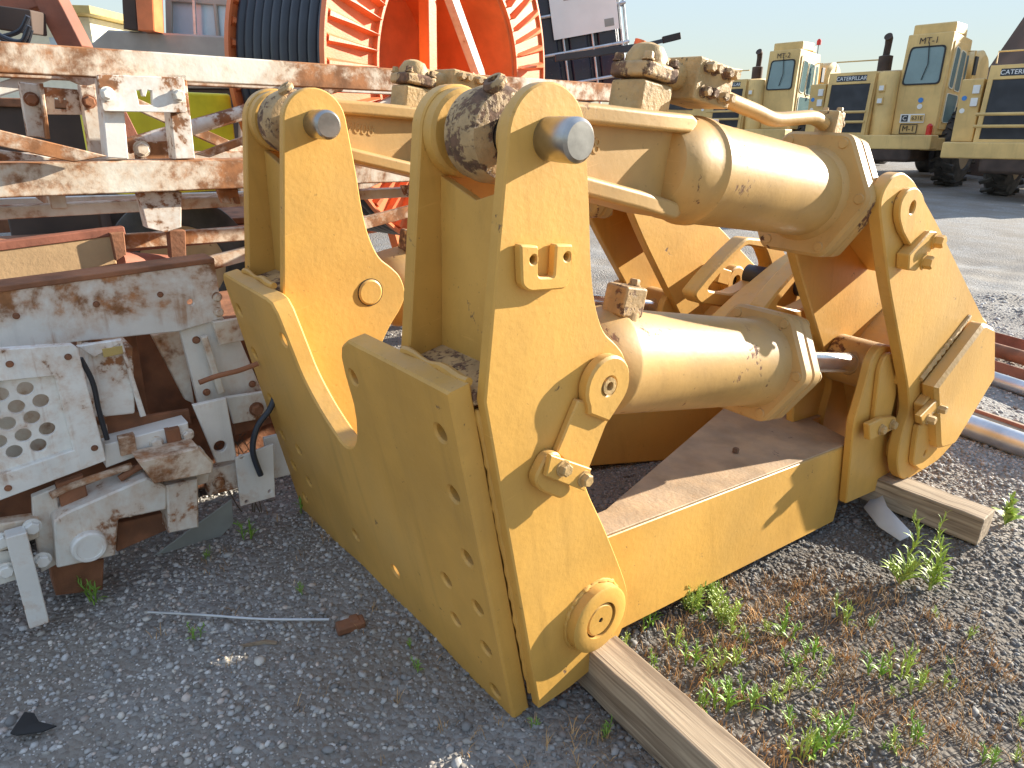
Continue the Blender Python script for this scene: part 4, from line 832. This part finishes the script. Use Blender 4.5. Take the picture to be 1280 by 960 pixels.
# ---- grey lorry with cab
lo=empty('grey_lorry','faded grey lorry with an angular hood and square cab windows behind the truss','lorry',loc=(-4.6,9.2,0))
def dq(pts): return [(x+4.6,z) for x,z in pts]
hd=plate('hood',dq([(-5.191,2.14),(-4.867,2.362),(-3.312,2.325),(-3.373,1.767),(-5.271,1.718)]),0,1.6,'grey_paint',lo,(),.02)
cabp=plate('cab_body',dq([(-4.282,3.077),(-3.374,3.099),(-3.469,2.234),(-4.37,2.353)]),.4,1.8,'grey_paint',lo,[dq([(-4.247,2.722),(-3.747,2.7),(-3.754,2.324),(-4.297,2.382)]),dq([(-3.708,2.701),(-3.497,2.689),(-3.54,2.303),(-3.716,2.317)])],.01)
plate('window',dq([(-4.265,2.733),(-3.744,2.712),(-3.753,2.317),(-4.317,2.374)]),.45,.47,'skyglass',cabp,(),.001); plate('window',dq([(-3.725,2.712),(-3.493,2.701),(-3.539,2.296),(-3.735,2.309)]),.45,.47,'skyglass',cabp,(),.001)
MB().bar(([(-3.942,2.734)][0][0]+4.6,.33,[(-3.942,2.734)][0][1]),([(-3.973,2.354)][0][0]+4.6,.33,[(-3.973,2.354)][0][1]),.03,.03,(0,1,0)).build('window_bar','galv',cabp)
plate('exhaust_post',dq([(-4.364,2.973),(-4.158,2.978),(-4.22,2.341),(-4.412,2.345)]),-.2,.05,'reel',lo,(),.01); plate('dark_post',dq([(-4.558,2.985),(-4.404,2.989),(-4.461,2.354),(-4.626,2.366)]),-.1,.1,'sootbrown',lo,(),.01)
plate('side_board',dq([(-5.328,1.72),(-3.41,1.77),(-3.613,-0.073),(-5.678,-0.131)]),.1,1.5,'sootbrown',lo,(),.02)
# ---- small house far left
ho=empty('site_house','small cream house with ochre eaves far behind the brown frame','house',loc=(-15,24,0))
MB().box((0,1.5,2.0),(3.6,3,4.0)).build('wall','cream',ho,.02)
rf=MB().box((.1,1.2,4.12),(4.4,4.0,.22)).build('roof','ochre',ho,.02); MB().box((2.6,3.8,2.9),(5.5,.3,.35)).build('lean_to','ochre',ho,.02)
for x in (-1.1,.9): wn=MB().box((x,-.03,2.9),(.8,.06,1.0)).build('window','skyglass',ho); MB().box((x,-.05,2.36),(.95,.14,.07)).build('sill','cream',wn); MB().box((x,-.065,2.9),(.05,.03,1.0)).build('glazing_bar','cream',wn)
MB().box((2.3,1.0,1.6),(1.2,2.2,3.2)).build('annex','cream',ho,.02)

# ---- scrapers parked in a row
def scraper(label,loc,yaw,code=None,extra=True,beacon=False,lean=0):
    S=empty('motor_scraper',label,'scraper','motor scrapers parked in a row',M=Matrix.Translation(V(loc)+V((0,0,.39)))@Rz(yaw)@Matrix.Rotation(lean,4,'Y')@Matrix.Scale(.91,4))
    FR=lambda x,y,z: Matrix.Translation((x,y,z))@AX['y']      # text facing the front (-y)
    # hood with grille
    hd=MB(); vs=[]
    for (x,sx) in ((-1.75,1),(-.28,1)):
        for (y,z) in ((-1.75,.95),(-1.55,2.78),(.6,2.95),(.6,.95)): vs.append((x,y,z))
    hd.add(vs,[(0,1,2,3),(7,6,5,4),(0,4,5,1),(1,5,6,2),(2,6,7,3),(3,7,4,0)]); H=hd.build('hood','cat',S,.05)
    tilt=Matrix.Translation((-1.015,-1.78,.95))@Matrix.Rotation(-.108,4,'X')
    plate('grille',[(-.58,.12),(.58,.12),(.58,1.5),(-.58,1.5)],-.035,.03,'grille',S,(),.004,M=tilt)
    plate('grille_frame',[(-.70,.02),(.70,.02),(.70,1.84),(-.70,1.84)],-.05,.02,'cat',S,[[(-.585,.115),(.585,.115),(.585,1.505),(-.585,1.505)]],.008,M=tilt)
    text('name_plate','CATERPILLAR',.15,tilt@Matrix.Translation((0,-.056,1.66))@AX['y'],'paper',S,.004)
    plate('name_band',[(-.45,1.58),(.45,1.58),(.45,1.75),(-.45,1.75)],-.054,-.05,'hose',S,(),.001,M=tilt)
    for z in (.42,.70): MB().tube([(-1.72,-2.0,.95+z),(-.3,-2.0,.95+z)],.04,10).build('guard_rail','cat',S)
    MB().tube([(-1.70,-1.3,2.85),(-1.70,-1.3,3.12),(-.5,-1.2,3.12)],.02,8).build('hand_rail','cat',S)
    MB().lathe((-.55,-.55,2.85),(0,0,1),[(0,.2),(.42,.2),(.44,.12)],20).build('air_cleaner','sootbrown',S)
    MB().tube([(-.62,-.4,3.2),(-.60,-.4,3.6),(-.58,-.45,3.76),(-.58,-.55,3.82)],[.10,.10,.11,.12],14).build('exhaust_stack','sootbrown',S)
    # light column between hood and cab
    lc=MB().lathe((-.02,-1.42,.95),(0,0,1),[(0,.30),(1.75,.30),(1.8,.27)],20).build('light_column','cat',S)
    for z in (1.95,2.3): MB().box((-.05,-1.73,z),(.19,.06,.2)).build('lamp_frame','cat',lc,.01); MB().box((-.05,-1.765,z),(.13,.03,.13)).build('lamp','lamp',lc,.006)
    lf=MB().box((-2.05,-1.35,1.75),(.5,.5,1.5)).build('light_panel','cat',S,.03)
    for z in (1.95,2.25): MB().box((-1.93,-1.62,z),(.16,.05,.2)).build('lamp','lamp',lf,.01)
    for z in (1.75,2.05): MB().lathe((-2.17,-1.6,z),(0,-1,0),[(0,.06),(.008,.06)],14).build('sticker','blue' if z>1.9 else 'paper',lf)
    # cab
    X0,X1,Y0,Y1=.27,1.47,-1.35,.35
    cb=MB(); vs=[]
    for (x) in (X0,X1):
        for (y,z) in ((Y0,1.0),(Y0-.02,2.35),(Y0+.10,3.72),(Y1,3.62),(Y1+.1,2.2),(Y1-.5,1.0)): vs.append((x,y,z))
    cb.add(vs,[(0,1,2,3,4,5),(11,10,9,8,7,6),(0,6,7,1),(1,7,8,2),(2,8,9,3),(3,9,10,4),(4,10,11,5),(5,11,6,0)]); CB=cb.build('cab','cat',S,.03)
    ff=Matrix.Translation((.87,Y0-.025,2.35))@Matrix.Rotation(-.087,4,'X')
    w_=rnd([(-.48,.05),(.46,.05),(.44,1.0),(-.42,1.0)],.1); plate('windscreen',w_,-.014,.01,'glass',CB,(),.002,M=ff)
    plate('windscreen_seal',rnd([(-.52,.01),(.50,.01),(.48,1.04),(-.46,1.04)],.12),-.03,.006,'black',CB,[w_],.004,M=ff)
    MB().tube([ff@V((.02,-.05,1.12)),ff@V((.10,-.06,.55)),ff@V((.0,-.05,.14))],.012,6).build('wiper','black',CB)
    sd=Matrix.Translation((X1,0,0))@Matrix.Rotation(math.pi/2,4,'Z')   # local x -> +y, local y -> -x : plates on the right-hand side
    dr=plate('door',rnd([(-1.18,1.15),(-.22,1.15),(.05,2.1),(.05,3.45),(-1.12,3.5)],.05),-.03,.02,'cat',S,(),.01,M=sd)
    for pl_ in ([(-1.06,2.30),(-.72,2.26),(-.62,3.28),(-.95,3.35)],[(-.60,2.24),(-.14,2.2),(-.10,3.22),(-.50,3.28)],[(-1.05,1.35),(-.45,1.35),(-.18,1.65),(-.12,2.08),(-1.02,2.12)]):
        p_=rnd(pl_,.10); plate('side_window',p_,-.045,-.031,'glass',dr,(),.002,M=sd); q_=[((x-sum(a for a,_ in pl_)/len(pl_))*1.07+sum(a for a,_ in pl_)/len(pl_),(z-sum(b for _,b in pl_)/len(pl_))*1.05+sum(b for _,b in pl_)/len(pl_)) for x,z in p_]
        plate('window_seal',q_,-.052,-.028,'cream',dr,[p_],.003,M=sd)
    plate('side_window',rnd([(.10,2.2),(.27,2.2),(.27,3.2),(.10,3.2)],.07),-.014,.01,'glass',CB,(),.002,M=sd)
    MB().box((.87,-.62,3.84),(1.12,.9,.30)).build('roof_unit','cat',CB,.04); MB().box((.87,.0,3.79),(.9,.5,.22)).build('roof_unit','cat',CB,.03)
    if code:
        text('fleet_number',code,.24,ff@Matrix.Translation((0,-.035,1.17))@AX['y'],'sootbrown',CB,.003)
    if extra:
        pnl=FR(.87,Y0-.024,0)
        bd=MB().box((.80,Y0-.026,1.46),(.66,.012,.24)).build('number_board','paper',CB); MB().box((.60,Y0-.034,1.46),(.18,.008,.18)).build('emblem','hose',bd); text('emblem_letter','C',.17,FR(.60,Y0-.042,1.46),'paper',bd); MB().box((.94,Y0-.034,1.46),(.36,.006,.18)).build('number_panel','cat',bd); text('number','631E',.15,FR(.94,Y0-.042,1.46),'black',bd)
        fc=plate('code_frame',[(.50,1.04),(.98,1.04),(.98,1.30),(.50,1.30)],Y0-.03,Y0-.018,'black',CB,[[(.52,1.06),(.96,1.06),(.96,1.28),(.52,1.28)]],.001); text('fleet_code','M-1',.22,FR(.74,Y0-.026,1.17),'black',fc)
        for z in (1.78,1.95): MB().lathe((.95,Y0-.02,z),(0,-1,0),[(0,.07),(.008,.07)],16).build('sticker','blue' if z>1.8 else 'paper',CB)
        MB().lathe((1.36,Y0-.14,.95),(0,0,1),[(0,.08),(.3,.08),(.36,.03)],16).build('fire_extinguisher','red',S)
    MB().tube([(X1+.02,.1,3.3),(X1+.22,.1,3.3),(X1+.24,.12,2.2)],.022,8).build('mirror_arm','cat',S); MB().box((X1+.26,.15,2.9),(.05,.22,.5)).build('mirror','black',S,.01)
    if beacon: MB().tube([(1.4,.2,3.6),(1.4,.2,3.95)],.015,6).build('beacon_stem','black',S); MB().lathe((1.4,.2,3.95),(0,0,1),[(0,.08),(.14,.08),(.2,.04)],14).build('beacon','red',S)
    # bumper, belly, fenders, wheels, gooseneck
    MB().box((-.35,-1.75,.80),(4.0,.55,.40)).build('bumper','cat',S,.04); MB().box((-.15,-1.2,.55),(2.6,1.6,.6)).build('belly_pan','sootbrown',S,.1)
    fd=MB().bar((X1-.15,-1.2,1.0),(X1-.15,1.0,2.25),.5,.08,(1,0,0)).build('fender','catdirty',S,.02)
    MB().box((1.35,-.9,.75),(.5,.9,.35)).build('step','cat',S,.03)
    for x in (-1.75,1.25): wheel(S,(x,.35,.67),(1,0,0),1.10,.66,'catdirty',True,20)
    MB().lathe((.9,1.7,2.75),(1,0,0),[(-.5,.55),(-.3,.7),(.5,.7),(.6,.55)],28).build('gooseneck','cat',S); MB().box((.2,2.3,2.1),(1.2,2.2,.7)).build('gooseneck_frame','cat',S,.1)
    MB().box((-.1,4.6,1.6),(3.4,3.0,2.0)).build('bowl','catdirty',S,.05)
    for x in (-1.75,1.15): wheel(S,(x,7.4,.67),(1,0,0),1.10,.66,'catdirty',False)
    return S
fn=V((-.93,-.376,0)); sd_=V((.376,-.93,0)); YAW=math.atan2(sd_.y,sd_.x)
P1=V((10.9,21.6,0)); YAW=-.82
scraper('dusty yellow scraper marked MT-1 with upright dark exhaust stack',P1,YAW,'MT-1',True,False,math.radians(-2))
scraper('dusty yellow scraper marked MT-2 with a red beacon on its cab roof',V((9.1,27.2,0)),YAW,'MT-2',False,True,math.radians(-2))
scraper('dusty yellow scraper with wide black grille parked beside the one marked MT-1',V((12.75,17.3,0)),YAW,None,False,False,math.radians(-2))
sf=empty('far_scraper','distant yellow scraper with railed deck beyond the one marked MT-2','scraper',M=Matrix.Translation(V((8.2,34,0)))@Rz(YAW))
MB().box((0,-.5,1.6),(2.6,2,1.9)).build('hood','cat',sf,.05); cbf=MB().box((-.2,-.2,3.05),(2.6,1.6,.95)).build('cab','cat',sf,.05); MB().box((-.2,-.2,3.6),(2.9,1.9,.12)).build('roof','cat',sf,.03)
for x in (-1.0,-.2,.6): MB().box((x,-1.02,3.1),(.62,.05,.6)).build('window','glassdark',cbf)
MB().tube([(-1.6,-1.5,2.6),(-1.6,-1.5,3.1),(1.4,-1.5,3.1),(1.4,-1.5,2.6)],.03,8).build('hand_rail','cat',sf)
MB().box((-.2,-1.52,2.3),(1.3,.03,.7)).build('grille','grille',sf); text('name_plate','CAT',.22,Matrix.Translation((.3,-1.54,2.55))@AX['y'],'paper',sf)
for x in (-1.5,.9): wheel(sf,(x,.2,1.0),(1,0,0),1.0,.6,'catdirty',False)
# ---- brown dump body towering at the right
tw=empty('dump_body','tall rust-brown steel dump body rising behind the row of scrapers','dump body',loc=(19.5,25.5,0))
plate('body_wall',[(-3.6,0),(-3.1,2.2),(-.6,7.4),(4,7.6),(4,0)],-.5,3.0,'towerbrown',tw,(),.05)
for t in (0,.33,.66,1): MB().bar((-3.1+2.5*t+.25,-.55,2.2+5.2*t-.1),(4,-.55,2.2+5.2*t-.1),.16,.12,(0,1,0)).build('wall_rib','towerbrown',tw,.02)
MB().bar((-3.1,-.56,2.2),(-.6,-.56,7.4),.22,.12,(0,1,0)).build('corner_post','towerbrown',tw,.02)
# white twin post beside the manifold, behind the ripper
wpst=empty('white_channel','pair of short white channel uprights behind the ripper cylinders','upright',loc=(1.35,6.0,0))
for dx in (0,.16): MB().box((dx,0,.78),(.12,.08,1.56)).build('upright','white_clean',wpst,.006)
